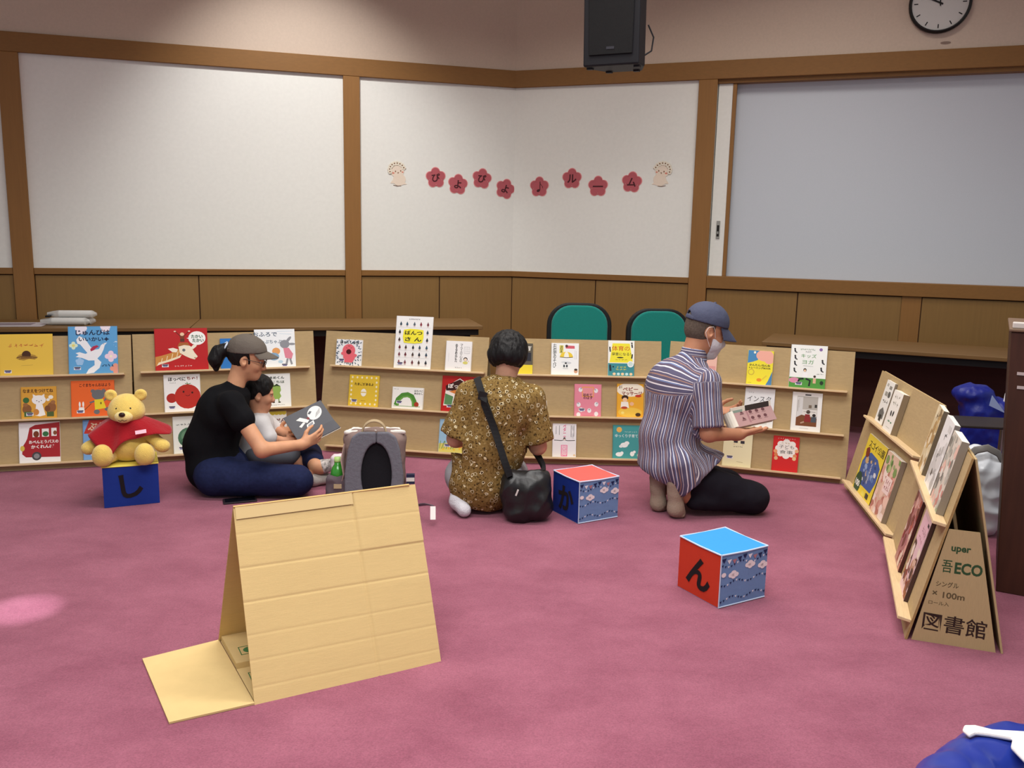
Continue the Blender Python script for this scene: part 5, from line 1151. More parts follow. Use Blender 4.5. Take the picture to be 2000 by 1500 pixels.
# ---- man in the striped shirt, kneeling on his heels and reading
def man():
    base = A_((.90, 4.42, 0.)); t = thing('person', 'person in a striped shirt and grey cap kneeling and reading a magazine', 'person', base)
    f = nrm((.90, .43, 0)); r = A_((f[1], -f[0], 0)); U = A_((0, 0, 1.))
    pel = A_((.845, 4.43, .25)); wai = A_((.825, 4.44, .40)); che = A_((.875, 4.465, .60)); nb = A_((.93, 4.48, .80))
    shR = A_((.975, 4.325, .695)); shL = A_((.845, 4.63, .695)); elR = A_((.992, 4.265, .447)); wrR = A_((1.165, 4.362, .424)); elL = A_((.985, 4.80, .45)); wrL = A_((1.125, 4.755, .462))
    hipR = A_((.90, 4.35, .20)); knR = A_((1.272, 4.372, .084)); anR = A_((.905, 4.305, .11)); hipL = A_((.82, 4.54, .20)); knL = A_((1.20, 4.61, .080)); anL = A_((.83, 4.45, .11))
    H = Head((.996, 4.495, .948), (.985, .10, -.36), 1.08)
    B = SDF((.60, 4.12, 0.0), (1.45, 4.95, 1.12), .0045)
    B.chain([pel, wai, che], [.12, .115, .13], .05); B.ell(che + U * .05, (.10, .17, .15), (f, r, U), .05)
    B.cap(shR, shL, .055, .055, .05); B.chain([shR, elR, wrR], [.050, .040, .029], .025); B.chain([shL, elL, wrL], [.050, .040, .029], .025)
    for h, k, a in ((hipR, knR, anR), (hipL, knL, anL)): B.chain([h, k], [.085, .060], .03); B.chain([k, a], [.055, .040], .02)
    for toe, hl in (((.868, 4.283, .024), (.842, 4.275, .175)), ((.795, 4.40, .024), (.772, 4.385, .168))):
        B.chain([toe, A_(hl) + (0, 0, -.12), hl, A_(hl) + (.07, .02, .01)], [.015, .024, .024, .026], .02)
    H.skin(B, nb, .053)
    hand(B, wrR, (.12, .065, .004), (.05, -.25, -1.), (.4, -.9, .2), 1.0, (.10, .12, .14, .16), .8, -.1)
    hand(B, wrL, (.08, -.035, .010), (-.1, .5, -.8), (.5, -.4, .8), 1.0, (.35, .4, .45, .5), .9, .2)
    body = organic('body', B, SKIN_M, t, base); H.eyes(t, base)
    # trousers
    P = SDF((.62, 4.15, 0), (1.45, 4.85, .42), .005)
    P.ell(pel + (.02, 0, -.01), (.14, .175, .11), (f, r, U), .04)
    for h, k, a in ((hipR, knR, anR), (hipL, knL, anL)):
        P.cap(h, k, .098, .076, .03); P.cap(k + A_((-.012, 0, -.006)), a + A_((.05, 0, -.02)), .068, .052, .03); P.ell(k + A_((-.02, 0, .01)), (.085, .085, .075), None, .02)
    P.cut((0, 0, .006), (0, 0, -1)); P.cut((.885, 4.3, 0), (-1, -.0, .28))
    tr = mat('black_trouser_cotton', (26, 24, 32), .85, spec=.15, bump=.3, bump_scale=18)
    organic('trousers', P, tr, t, base, wrinkle(.007, (9, 9, 9), .0, 2.))
    K = SDF((.70, 4.20, 0), (1.0, 4.50, .30), .004)
    for toe, hl in (((.872, 4.285, .026), (.842, 4.275, .185)), ((.799, 4.40, .026), (.772, 4.385, .178))):
        hl = A_(hl); K.chain([toe, hl + (.008, 0, -.135), hl + (0, 0, -.05), hl, hl + (.05, .015, .05)], [.030, .041, .037, .041, .044], .02)
        for q in range(4): K.cap(A_(toe) + (-.01, .022 - .014 * q, .004), A_(toe) + (.012, .022 - .014 * q, -.008), .010, .010, .006)
    K.cut((0, 0, .001), (0, 0, -1))
    organic('socks', K, mat('beige_sock', (160, 142, 124), .95, bump=.5, bump_scale=220), t, base, wrinkle(.0015, (20, 20, 20)))
    # shirt
    s = SDF((.58, 4.12, .10), (1.35, 4.95, .92), .0045)
    s.ell(che + U * .035 - f * .02, (.130, .20, .165), (f, r, U), .05); s.chain([pel + f * -.005, wai, che], [.150, .140, .145], .06)
    s.ell(A_((.875, 4.425, .245)), (.185, .215, .10), (f, r, U), .06); s.ell(A_((1.03, 4.42, .27)), (.10, .14, .05), (f, r, U), .06)
    s.cap(A_((.905, 4.235, .165)), A_((.86, 4.235, .30)), .045, .06, .06)
    s.cap(shR - U * .005, shL - U * .005, .062, .062, .05); s.cap(nb - U * .055, nb - U * .01, .085, .066, .05)
    for a, b in ((shR, elR), (shL, elL)):
        e = a + (b - a) * .90; s.cap(a, e, .069, .073, .028)
    def cutsl(a, b):
        d = nrm(b - a); e = a + (b - a) * .86
        X, Y, Z = s.ax[0][:, None, None], s.ax[1][None, :, None], s.ax[2][None, None, :]
        dd = (X - e[0]) * d[0] + (Y - e[1]) * d[1] + (Z - e[2]) * d[2]
        rad = (X - e[0]) ** 2 + (Y - e[1]) ** 2 + (Z - e[2]) ** 2
        s.D = np.where(rad < .12 ** 2, np.maximum(s.D, np.where((dd > 0) & (rad < .0125) & ((X - e[0]) * r[0] + (Y - e[1]) * r[1] > -.03 if a is shR else (X - e[0]) * r[0] + (Y - e[1]) * r[1] < .03), dd, -1)), s.D)
    cutsl(shR, elR); cutsl(shL, elL)
    s.cut((.93, 4.48, .838), (-.12, 0, 1))
    for p, n_ in (((.80, 4.44, .185), (-.45, .1, -1)), ((.92, 4.25, .13), (0, 0, -1)), ((1.0, 4.3, .235), (.75, -.25, -.75))): s.cut(p, n_)
    def band(V):
        c = np.stack([np.interp(V[:, 2], [.2, .4, .6, .8], [.875, .835, .875, .93]), np.interp(V[:, 2], [.2, .4, .6, .8], [4.425, 4.44, 4.465, 4.48])], 1)
        d = V[:, :2] - c; la = d @ r[:2]; fo = d @ f[:2]
        b = np.arctan2(la, -fo) * .165
        yoke = (V[:, 2] > .665 + .25 * (fo)) & (np.abs(la) < .19)
        b = np.where(yoke, np.arctan2(V[:, 2] - .655, -fo + .03) * .105, b)
        for a, e in ((shR, elR), (shL, elL)):
            ax = nrm(e - a); w = V - a; al = w @ ax; pr = w - al[:, None] * ax; ds = np.linalg.norm(pr, axis=1)
            x1 = nrm(np.cross(ax, f)); x2 = np.cross(ax, x1)
            ang = np.arctan2(pr @ x1, pr @ x2) * .072
            out = (al > .0) & (ds < .088) & (la > .105 if a is shR else la < -.105)
            b = np.where(out, ang + .3, b)
        return b
    sm = stripe_material()
    organic('striped_shirt', s, sm, t, base, wrinkle(.010, (10, 10, 3.2), 0, 4.), band)
    c = SDF((.8, 4.3, .7), (1.1, 4.65, .92), .0036)
    ca = nrm((.12, .06, 1)); cc = A_((.940, 4.486, .822))
    c.cap(cc - ca * .03, cc + ca * .022, .074, .064, 0); c.cap(cc - ca * .06, cc + ca * .06, .060, .056, 0, 'sub'); c.cut(cc + ca * .026, ca); c.cut(cc - ca * .03, -ca)
    organic('collar', c, sm, t, base, None, lambda V: (V @ ca) * 1.0)
    # grey hair, cap, mask
    hr = SDF(H.c - .16, H.c + .16, .004); A = H.ax()
    k = H.s; hr.ell(H.p(-.012, 0, .022), (.0945 * k, .0775 * k, .086 * k), A, 0); hr.ell(H.p(-.022, 0, -.02), (.075 * k, .066 * k, .062 * k), A, .02); hr.cut(H.p(.022, 0, 0), H.f); hr.cut(H.p(-.05, 0, -.062), -H.u + .25 * H.f)
    for q in (1, -1): hr.ell(H.p(.0, q * .085, -.012), (.028, .03, .036), A, 0, 'sub')
    organic('hair', hr, HAIRG, t, base)
    cap_hat(H, mat('slate_cap_cotton', (72, 76, 98), .8, bump=.2, bump_scale=90), t, base, 'cap', 1, .004, True, None, .038, .012, .012, 1.0)
    mk = SDF(H.c - .16, H.c + .16, .0036)
    mk.ell(H.p(.036, 0, -.052), (.073 * k, .067 * k, .062 * k), A, 0); mk.cap(H.p(.09, 0, -.02), H.p(.106, 0, -.038), .013 * k, .016 * k, .02); mk.cap(H.p(.07, 0, -.10), H.p(.05, 0, -.11), .031 * k, .031 * k, .03)
    mk.ell(H.p(.026, 0, -.05), (.060 * k, .060 * k, .066 * k), A, 0, 'sub'); mk.cut(H.p(.024, 0, 0), -H.f - .2 * H.u); mk.cut(H.p(.08, 0, -.012), H.u + .2 * H.f)
    ml = organic('face_mask', mk, mat('grey_mask_fabric', (206, 203, 208), .8, bump=.3, bump_scale=60), t, base, wrinkle(.0015, (30, 30, 30)))
    mb = MB(); wl = mat('mask_loop_white', (226, 214, 208), .7)
    for q in (1, -1):
        mb.tube([tuple(H.p(*x) - base) for x in ((.040, q * .062, -.022), (.022, q * .074, .008), (.004, q * .084, .024), (-.018, q * .086, .012), (-.022, q * .084, -.014), (.0, q * .078, -.040), (.030, q * .066, -.070))], .0016, wl, 6)
    mb.build('ear_loops', ml)
    # magazine in his hands
    G = thing('open_magazine', 'open pinkish magazine held by the kneeling man in the cap', 'book', M=frameM((1.165, 4.395, .452), nrm((.262, .15, .022)), nrm(np.cross(nrm(np.cross((.262, .15, .022), (-.35, .55, .95))), (.262, .15, .022))), nrm(np.cross((.262, .15, .022), (-.35, .55, .95)))))
    pk = mat('magazine_pink_cover', (186, 150, 148), .4); gp = mat('magazine_page_edge', (176, 186, 174), .6, noise_scale=4, noise_amt=.2, stretch=(1, 90, 90))
    mb = MB(); mb.box(0, .285, .0, .098, .0, .0016, pk); mb.build('back_cover', G)
    mb = MB(); mb.box(.002, .283, .002, .096, -.030, -.0004, gp)
    mb.build('page_block', G, .002, 1)
    mb = MB(); z = .0019; DKP = flat('6a4448')
    for i in range(3):
        for j in range(2):
            x = .13 + .045 * i; y = .035 + .034 * j
            mb.poly([(p[0], p[1], z) for p in ell(x, y, .012, .009, 12)], DKP); mb.box(x - .014, x + .014, y - .014, y - .012, z - .0002, z, DKP)
    for j in range(2): mb.box(.055, .082, .028 + .034 * j, .032 + .034 * j, z - .0002, z, DKP); mb.poly([(.06, .034 + .034 * j, z), (.085, .034 + .034 * j, z), (.066, .050 + .034 * j, z)], DKP)
    mb.box(.100, .112, .012, .09, z - .0004, z - .0002, flat('a87c80')); mb.build('cover_print', G)
    # far half opened away, and the curled page near the wrist
    mb = MB(); pts = []
    for i in range(9):
        a = PI * i / 8; pts.append((-.020 - .032 * math.sin(a), -.036 + .034 * math.cos(a)))
    mb.prism(pts + [(p[0] + .0015, p[1]) for p in pts[::-1]], .0, .086, PAGE, Matrix(((1, 0, 0, .02), (0, 0, 1, 0.0), (0, 1, 0, 0.02), (0, 0, 0, 1)))); mb.build('curled_page', G)
    mb = MB(); Mx = Matrix.Translation((0, 0, -.036)) @ Matrix.Rotation(.45, 4, 'X'); mb.box(.0, .285, .0, .115, -.006, -.001, PAGE, Mx); mb.box(.10, .27, .07, .1155, -.0008, .0, flat('3c3434'), Mx); mb.box(.01, .08, .02, .1, -.0008, .0, flat('9cb0a4'), Mx); mb.build('far_pages', G)
man()

# ---- seated woman with the grey cap, child in her lap
def seated():
    base = A_((-1.50, 4.62, 0.)); t = thing('person', 'person in a black tee, jeans and grey cap sitting cross legged with a child', 'person', base)
    f = nrm((.95, .30, 0)); r = A_((f[1], -f[0], 0)); U = A_((0, 0, 1.))
    pel = A_((-1.615, 4.62, .125)); wai = A_((-1.63, 4.63, .25)); che = A_((-1.575, 4.65, .42)); nb = A_((-1.505, 4.665, .575))
    shR = A_((-1.478, 4.505, .505)); shL = A_((-1.575, 4.80, .495)); elR = A_((-1.300, 4.425, .275)); wrR = A_((-1.125, 4.575, .272)); elL = A_((-1.50, 4.985, .29)); wrL = A_((-1.365, 4.935, .250))
    hipR = A_((-1.58, 4.49, .105)); knR = A_((-1.135, 4.485, .095)); anR = A_((-1.135, 4.655, .062)); hipL = A_((-1.61, 4.76, .105)); knL = A_((-1.20, 4.99, .10)); anL = A_((-1.085, 4.70, .118))
    H = Head((-1.448, 4.69, .720), (.98, .12, -.24), 1.0)
    B = SDF((-1.85, 4.30, 0), (-.88, 5.15, .90), .0045)
    B.chain([pel, wai, che], [.12, .105, .115], .05); B.ell(che + U * .02, (.09, .15, .12), (f, r, U), .05); B.cap(shR, shL, .046, .046, .04)
    B.chain([shR, elR, wrR], [.046, .039, .027], .02); B.chain([shL, elL, wrL], [.046, .039, .027], .02)
    for h, k, a in ((hipR, knR, anR), (hipL, knL, anL)): B.chain([h, k, a], [.085, .06, .036], .02)
    B.chain([anR, anR + (.03, .05, -.025), anR + (.11, .09, -.03)], [.035, .032, .022], .02); B.chain([anL, anL + (.03, .01, -.01), anL + (.10, .05, .01)], [.033, .032, .022], .02)
    H.skin(B, nb, .046)
    hand(B, wrR, (.075, .055, .030), (.35, -.85, -.25), (-.3, .1, .9), .95, (.3, .38, .42, .46), 1.0, .25)
    hand(B, wrL, (.085, -.02, .012), (-.1, .6, -.55), (.3, -.2, .9), .92, (.4, .45, .5, .5), .9, .2)
    organic('body', B, SKIN_A, t, base); H.eyes(t, base)
    P = SDF((-1.85, 4.32, 0), (-1.0, 5.15, .32), .005)
    P.ell(pel + (.02, 0, -.01), (.15, .185, .11), (f, r, U), .04)
    P.chain([hipR, knR], [.100, .080], .03); P.chain([knR, anR + (0, -.03, .0)], [.074, .052], .02); P.chain([hipL, knL], [.100, .080], .03); P.chain([knL, anL + (-.02, .07, 0)], [.078, .052], .02)
    P.cut((0, 0, .004), (0, 0, -1))
    jeans = mat('navy_denim', (27, 34, 66), .85, spec=.15, noise_scale=60, noise_amt=.15, bump=.25, bump_scale=26)
    organic('jeans', P, jeans, t, base, wrinkle(.006, (8, 8, 8), 0, 1.))
    K = SDF((-1.22, 4.55, 0), (-.90, 4.90, .22), .004)
    K.chain([anR + (0, .012, -.004), anR + (.03, .05, -.022), anR + (.115, .09, -.026)], [.040, .038, .028], .02); K.cut((0, 0, .001), (0, 0, -1))
    organic('grey_sock', K, mat('grey_white_sock', (186, 184, 176), .9, bump=.3, bump_scale=150), t, base)
    K = SDF((-1.2, 4.6, .02), (-.90, 4.92, .24), .004); K.chain([anL + (.022, .008, -.004), anL + (.045, .018, -.006), anL + (.115, .055, .01)], [.036, .036, .028], .02)
    organic('patterned_sock', K, mat('patterned_sock', (166, 160, 156), .9, noise_scale=60, noise_amt=.9), t, base)
    s = SDF((-1.88, 4.28, .02), (-1.2, 5.1, .68), .0045)
    s.ell(che + U * .01, (.115, .175, .14), (f, r, U), .05); s.chain([pel + (-.012, 0, .01), wai + (-.012, 0, 0), che], [.135, .128, .13], .05); s.ell(pel + (0, 0, -.01), (.14, .185, .11), (f, r, U), .05)
    s.cap(shR, shL, .056, .056, .05); s.cap(nb - U * .05, nb - U * .02, .07, .055, .04)
    for a, b in ((shR, elR), (shL, elL)):
        d = nrm(b - a); s.cap(a, a + d * .105, .060, .066, .03)
    s.cut((-1.505, 4.665, .595), (.25, 0, 1)); s.cut((0, 0, .028), (0, 0, -1)); s.ell(nb + (.03, .0, .03), (.06, .06, .05), None, .01, 'sub')
    organic('black_tee', s, mat('black_tee_cotton', (17, 17, 20), .9, spec=.12, bump=.2, bump_scale=24), t, base, wrinkle(.008, (9, 9, 4), 0, 7.))
    # hair with a pony tail, cap, glasses, watch
    A = H.ax(); hr = SDF(H.c - .22, H.c + .2, .004)
    hr.ell(H.p(-.010, 0, .026), (.100, .081, .092), A, 0); hr.cut(H.p(.030, 0, 0), H.f + .35 * H.u); hr.cut(H.p(-.04, 0, -.050), -H.u + .45 * H.f)
    for q in (1, -1): hr.ell(H.p(.004, q * .086, -.012), (.026, .03, .036), A, 0, 'sub')
    hr.chain([H.p(-.095, 0, .028), H.p(-.118, 0, .030)], [.024, .022], .01)
    hr.chain([H.p(-.122, 0, .022), H.p(-.148, 0, -.004), H.p(-.156, .01, -.045), H.p(-.142, .014, -.092)], [.026, .037, .036, .014], .02)
    organic('hair', hr, HAIRB, t, base, wrinkle(.004, (40, 40, 12)))
    mb = MB(); mb.tube([tuple(H.p(-.118 + .005 * math.sin(a), .026 * math.cos(a), .030 + .026 * math.sin(a)) - base) for a in np.linspace(0, 2 * PI, 17)], .006, mat('hair_tie_pale', (196, 206, 220), .6), 8); mb.build('hair_tie', t)
    cap_hat(H, mat('grey_brown_cap_cotton', (98, 90, 82), .85, bump=.2, bump_scale=90), t, base, 'cap', 1, .004, True, 1, .016, .026, .009, 1.0)
    mb = MB(); GL = mat('dark_glasses_frame', (38, 26, 24), .3, spec=.5)
    for q in (1, -1):
        mb.tube([tuple(H.p(.100, q * .034 + .023 * math.cos(a), -.004 + .019 * math.sin(a)) - base) for a in np.linspace(0, 2 * PI, 21)], .0018, GL, 6)
        mb.tube([tuple(H.p(*x) - base) for x in ((.100, q * .057, .004), (.085, q * .068, .004), (.0, q * .080, .006), (-.012, q * .080, -.006))], .0016, GL, 6)
    mb.tube([tuple(H.p(.103, y, .0) - base) for y in (-.011, 0, .011)], .0016, GL, 6); mb.build('glasses', t)
    mb = MB(); d = V3(wrL - elL).normalized(); e1 = d.orthogonal().normalized(); e2 = d.cross(e1); c = V3(wrL - base) - d * .012
    mb.tube([tuple(c + e1 * .033 * math.cos(a) + e2 * .033 * math.sin(a)) for a in np.linspace(0, 2 * PI, 19)], [(.011, .004)] * 19, mat('dark_brown_watch_strap', (44, 30, 26), .6), 8, None, d); mb.build('watch', t)
    return t
seated()
def child():
    base = A_((-1.43, 4.83, 0.)); t = thing('person', 'small child with black hair and white shirt in the lap of the seated woman', 'person', base)
    f = nrm((.93, .30, 0)); r = A_((f[1], -f[0], 0)); U = A_((0, 0, 1.))
    pel = A_((-1.45, 4.84, .155)); che = A_((-1.445, 4.84, .30)); nb = A_((-1.435, 4.835, .385))
    shR = A_((-1.405, 4.765, .345)); elR = A_((-1.355, 4.745, .265)); wrR = A_((-1.285, 4.79, .235)); shL = A_((-1.45, 4.915, .345)); elL = A_((-1.38, 4.95, .27)); wrL = A_((-1.29, 4.88, .25))
    H = Head((-1.432, 4.83, .500), (.95, .28, -.18), .86)
    B = SDF((-1.60, 4.62, .02), (-1.05, 5.08, .65), .004)
    B.chain([pel, che], [.08, .08], .04); B.cap(shR, shL, .035, .035, .03); B.chain([shR, elR, wrR], [.033, .028, .020], .015); B.chain([shL, elL, wrL], [.033, .028, .020], .015)
    for q in (-.05, .05):
        h = pel + r * q; k = A_((-1.27, 4.86, .15)) + r * q; B.chain([h, k, A_((-1.18, 4.88, .06)) + r * q, A_((-1.13, 4.90, .07)) + r * q], [.055, .042, .026, .02], .02)
    H.skin(B, nb, .040)
    hand(B, wrR, (.06, .03, -.005), (.1, -.7, .6), (-.1, .6, .5), .62, (.3, .35, .4, .4), .8); hand(B, wrL, (.06, -.02, .0), (0, .5, .7), (0, -.7, .4), .62, (.3, .35, .4, .4), .8)
    organic('body', B, SKIN_C, t, base); H.eyes(t, base)
    s = SDF((-1.62, 4.62, .08), (-1.25, 5.08, .45), .004)
    s.chain([pel, che], [.105, .092], .04); s.cap(shR, shL, .045, .045, .04); s.chain([shR, shR + (elR - shR) * .95], [.046, .046], .02); s.chain([shL, shL + (elL - shL) * .95], [.046, .046], .02); s.cut((-1.435, 4.835, .395), (.1, 0, 1))
    organic('white_shirt', s, mat('white_shirt_cotton', (206, 204, 204), .85, bump=.2, bump_scale=30), t, base, wrinkle(.005, (14, 14, 8)))
    p = SDF((-1.62, 4.66, .03), (-1.15, 5.05, .26), .0045); 
    for q in (-.05, .05): p.chain([pel + r * q, A_((-1.27, 4.86, .15)) + r * q], [.075, .058], .03)
    organic('shorts', p, mat('grey_shorts', (90, 92, 100), .9), t, base)
    A = H.ax(); hr = SDF(H.c - .16, H.c + .16, .004); k = H.s
    hr.ell(H.p(-.010, 0, .034), (.104 * k, .086 * k, .096 * k), A, 0); hr.cut(H.p(.052, 0, .0), H.f * 1.0 - .55 * H.u); hr.cut(H.p(-.03, 0, -.034), -H.u + .55 * H.f)
    for q in (1, -1): hr.ell(H.p(.006, q * .088, -.014), (.024 * k, .03 * k, .036 * k), A, 0, 'sub')
    organic('hair', hr, HAIRB, t, base, wrinkle(.005, (36, 36, 16)))
child()
# dark picture book they read
def dark_book():
    p0 = A_((-1.262, 4.84, .375)); p1 = A_((-1.082, 4.97, .455)); q0 = A_((-1.205, 4.76, .262))   # left, top, bottom of the big page
    e = nrm(p1 - p0); y = q0 - p0; y = y - e * (y @ e); hy = np.linalg.norm(y); y = -nrm(y); z = np.cross(e, y)
    L = float(np.linalg.norm(p1 - p0)) * 1.02
    t = thing('open_picture_book', 'dark grey open picture book held in front of the child', 'book', M=frameM(q0, e, y, z))
    DG = mat('dark_grey_print', (74, 75, 82), .45, noise_scale=6, noise_amt=.06); PW = flat('e4e4e0')
    mb = MB(); mb.box(0, L, .0, hy, -.006, 0, DG); mb.box(.001, L - .001, 0.001, hy - .001, -.010, -.006, PAGE); cv = mb.build('upper_page', t)
    Ms = Matrix.Rotation(-.30, 4, 'X'); w2 = .072
    mb = MB(); mb.box(0, L, -w2, 0, -.006, 0, DG, Ms); mb.box(0.0, L + .002, -w2 - .003, -.002, -.010, -.006, PAGE, Ms); mb.build('lower_page', t)
    mb = MB(); z = .0005
    mb.poly([(p[0], p[1], z) for p in ell(L * .70, hy * .62, L * .20, hy * .26, 28, rot=.5)], PW)
    for i in range(6): mb.poly([(x, v, z + .0002) for x, v in stroke([(L * (.66 + .028 * i), hy * (.42 + .02 * i)), (L * (.74 + .026 * i), hy * (.60 + .025 * i))], .0022)], flat('8c8c90'))
    mb.poly([(L * x, hy * v, z + .0003) for x, v in ((.54, .70), (.62, .78), (.66, .72), (.58, .64))], flat('55565c'))
    for q in ([(.22, .66), (.34, .70), (.50, .44), (.42, .36)], [(.20, .36), (.34, .46), (.38, .40), (.24, .28)], [(.34, .12), (.56, .20), (.58, .36), (.38, .30)]): mb.poly([(L * x, hy * v, z + .0001) for x, v in q], PW)
    mb.poly([(L * x, hy * v, z + .0003) for x, v in ((.38, .16), (.53, .22), (.54, .32), (.41, .27))], flat('8c8d92'))
    mb.poly([(L * x, hy * v, z + .0004) for x, v in ((.46, .56), (.52, .58), (.53, .48), (.47, .46))], flat('7a3034'))
    mb.build('page_picture', cv)
    mb = MB()
    for i, l in enumerate((.030, .045)):
        for k in range(6):
            mb.box(.028 + .012 * i, .031 + .012 * i, -.018 - k * l / 6 - .004, -.018 - k * l / 6, .0003, .0006, PW, Ms)
    mb.build('page_text', bpy.data.objects[cv.name])
dark_book()

# ---- kneeling woman seen from behind
def floral():
    base = A_((-.10, 4.36, 0.)); t = thing('person', 'person with short black hair in an olive floral blouse kneeling with back to us', 'person', base)
    f = nrm((.12, .99, 0)); r = A_((f[1], -f[0], 0)); U = A_((0, 0, 1.))
    pel = A_((-.135, 4.37, .17)); wai = A_((-.115, 4.37, .33)); che = A_((-.062, 4.38, .53)); nb = A_((-.035, 4.40, .685))
    shR = A_((.098, 4.395, .585)); shL = A_((-.215, 4.40, .595)); elL = A_((-.285, 4.37, .370)); wrL = A_((-.145, 4.60, .335)); elR = A_((.140, 4.385, .335)); wrR = A_((.120, 4.61, .390))
    H = Head((-.020, 4.435, .800), (.28, .85, -.42), .97, .06)
    B = SDF((-.42, 4.08, 0), (.32, 4.95, .97), .0045)
    B.chain([pel, wai, che], [.13, .115, .12], .05); B.ell(che + U * .02, (.09, .155, .13), (f, r, U), .05); B.cap(shR, shL, .048, .048, .04)
    B.chain([shR, elR, wrR], [.050, .043, .028], .02); B.chain([shL, elL, wrL], [.050, .043, .028], .02)
    for q in (-.1, .1):
        h = pel + r * q; k = A_((-.08, 4.79, .085)) + r * q; a = A_((-.11, 4.36, .05)) + r * q * 1.1; B.chain([h, k], [.09, .062], .02); B.chain([k, a], [.05, .036], .02)
    B.chain([A_((-.26, 4.33, .085)), A_((-.225, 4.24, .040))], [.034, .026], .02); B.chain([A_((.02, 4.33, .06)), A_((0.0, 4.24, .035))], [.034, .026], .02)
    H.skin(B, nb + (0, .0, -.01), .050)
    hand(B, wrR, (.03, .06, .03), (.6, -.3, -.4), (-.6, .2, .5), .95, (.3, .35, .4, .45), 1.0); hand(B, wrL, (.11, .05, .02), (-.3, -.2, -.8), (0, .6, .5), .95, (.3, .35, .4, .45), 1.0)
    organic('body', B, SKIN_B, t, base); H.eyes(t, base)
    P = SDF((-.42, 4.12, 0), (.26, 4.95, .34), .0055); P.ell(pel + (0, 0, -.02), (.15, .18, .12), (f, r, U), .03)
    for q in (-.1, .1):
        h = pel + r * q; k = A_((-.08, 4.79, .085)) + r * q; a = A_((-.11, 4.40, .06)) + r * q * 1.1; P.chain([h, k], [.105, .078], .02); P.chain([k, a], [.07, .055], .02)
    P.cut((0, 0, .004), (0, 0, -1)); organic('trousers', P, mat('light_grey_trousers', (150, 150, 154), .9, bump=.2, bump_scale=24), t, base, wrinkle(.006, (9, 9, 9)))
    K = SDF((-.36, 4.12, 0), (.1, 4.45, .2), .004)
    K.chain([A_((-.262, 4.345, .105)), A_((-.262, 4.29, .060)), A_((-.228, 4.215, .038))], [.044, .044, .034], .02); K.chain([A_((.03, 4.34, .06)), A_((0.0, 4.23, .036))], [.038, .03], .02); K.cut((0, 0, .001), (0, 0, -1))
    organic('socks', K, mat('white_sock', (206, 204, 210), .95, bump=.5, bump_scale=200), t, base, wrinkle(.002, (20, 20, 20)))
    s = SDF((-.46, 4.06, .015), (.34, 4.68, .76), .0045)
    s.ell(che + U * .01, (.125, .185, .16), (f, r, U), .05); s.chain([wai, che], [.150, .14], .06); s.ell(wai + (0, 0, -.02), (.145, .185, .16), (f, r, U), .06)
    s.ell(pel + (-.01, -.025, -.025), (.145, .172, .155), (f, r, U), .06); s.cap(shR, shL, .058, .058, .05); s.cap(nb - U * .06, nb - U * .03, .085, .062, .04)
    for a, b in ((shR, elR), (shL, elL)):
        d = nrm(b - a); s.cap(a, a + d * .215, .066, .084, .03)
    for a, b, q in ((shR, elR, 1), (shL, elL, -1)):
        d = nrm(b - a + r * q * .02); e = a + nrm(b - a) * .225
        X, Y, Z = s.ax[0][:, None, None], s.ax[1][None, :, None], s.ax[2][None, None, :]
        dd = (X - e[0]) * d[0] + (Y - e[1]) * d[1] + (Z - e[2]) * d[2]; la = ((X - e[0]) * r[0] + (Y - e[1]) * r[1]) * q
        s.D = np.where((dd > 0) & (dd < .09) & (la > -.055), np.maximum(s.D, dd), s.D)
    s.ell(nb + (0.01, .02, .045), (.075, .085, .062), None, .01, 'sub'); s.cut((-.1, 4.2, .026), (-.15, 0, -1))
    organic('floral_blouse', s, floral_material(), t, base, wrinkle(.011, (8, 8, 3.0), 0, 3.))
    A = H.ax(); hr = SDF(H.c - .2, H.c + .2, .004)
    hr.ell(H.p(-.010, 0, .030), (.110, .096, .098), A, 0); hr.ell(H.p(-.035, 0, -.018), (.088, .094, .070), A, .03)
    hr.cut(H.p(.045, 0, 0), H.f - .25 * H.u); hr.cut(H.p(-.05, 0, -.070), -H.u + .15 * H.f); hr.ell(H.p(-.085, 0, -.085), (.05, .055, .02), A, .01, 'sub')
    organic('hair', hr, HAIRB, t, base, wrinkle(.007, (34, 34, 9), 0, 2.))
    # shoulder bag on a strap
    BB = A_((.09, 4.205, 0.)); b = thing('shoulder_bag', 'slouchy black shoulder bag hanging at the hip of the floral blouse', 'bag', BB)
    BK = mat('black_bag_nylon', (20, 20, 22), .42, spec=.5, bump=.35, bump_scale=18)
    g = SDF((-.10, 4.02, 0), (.30, 4.40, .36), .0045)
    g.rbox((.085, 4.195, .115), (.120, .075, .115), ((.97, 0, .24), (0, 1, 0), (-.24, 0, .97)), .07, .0); g.cap((.01, 4.205, .20), (.155, 4.225, .225), .045, .038, .05); g.ell((.10, 4.23, .275), (.10, .045, .045), None, .01, 'sub'); g.cut((0, 0, .003), (0, 0, -1))
    organic('bag_body', g, BK, b, BB, wrinkle(.015, (11, 11, 8), 0, 9.))
    mb = MB(); path = [(-.005, 4.165, .235), (-.028, 4.172, .30), (-.055, 4.195, .38), (-.082, 4.222, .46), (-.112, 4.240, .54), (-.145, 4.262, .62), (-.165, 4.31, .668), (-.172, 4.385, .672), (-.15, 4.47, .63), (-.08, 4.515, .52), (0.01, 4.51, .40), (.11, 4.46, .30), (.16, 4.33, .24), (.150, 4.235, .232)]
    pts = []
    P2 = [V3(p) for p in path]
    for i in range(len(P2) - 1):
        for q in range(4):
            a, bb, c, d = P2[max(i - 1, 0)], P2[i], P2[i + 1], P2[min(i + 2, len(P2) - 1)]; u = q / 4
            pts.append(.5 * ((2 * bb) + (c - a) * u + (2 * a - 5 * bb + 4 * c - d) * u * u + (3 * bb - a - 3 * c + d) * u ** 3))
    pts.append(P2[-1])
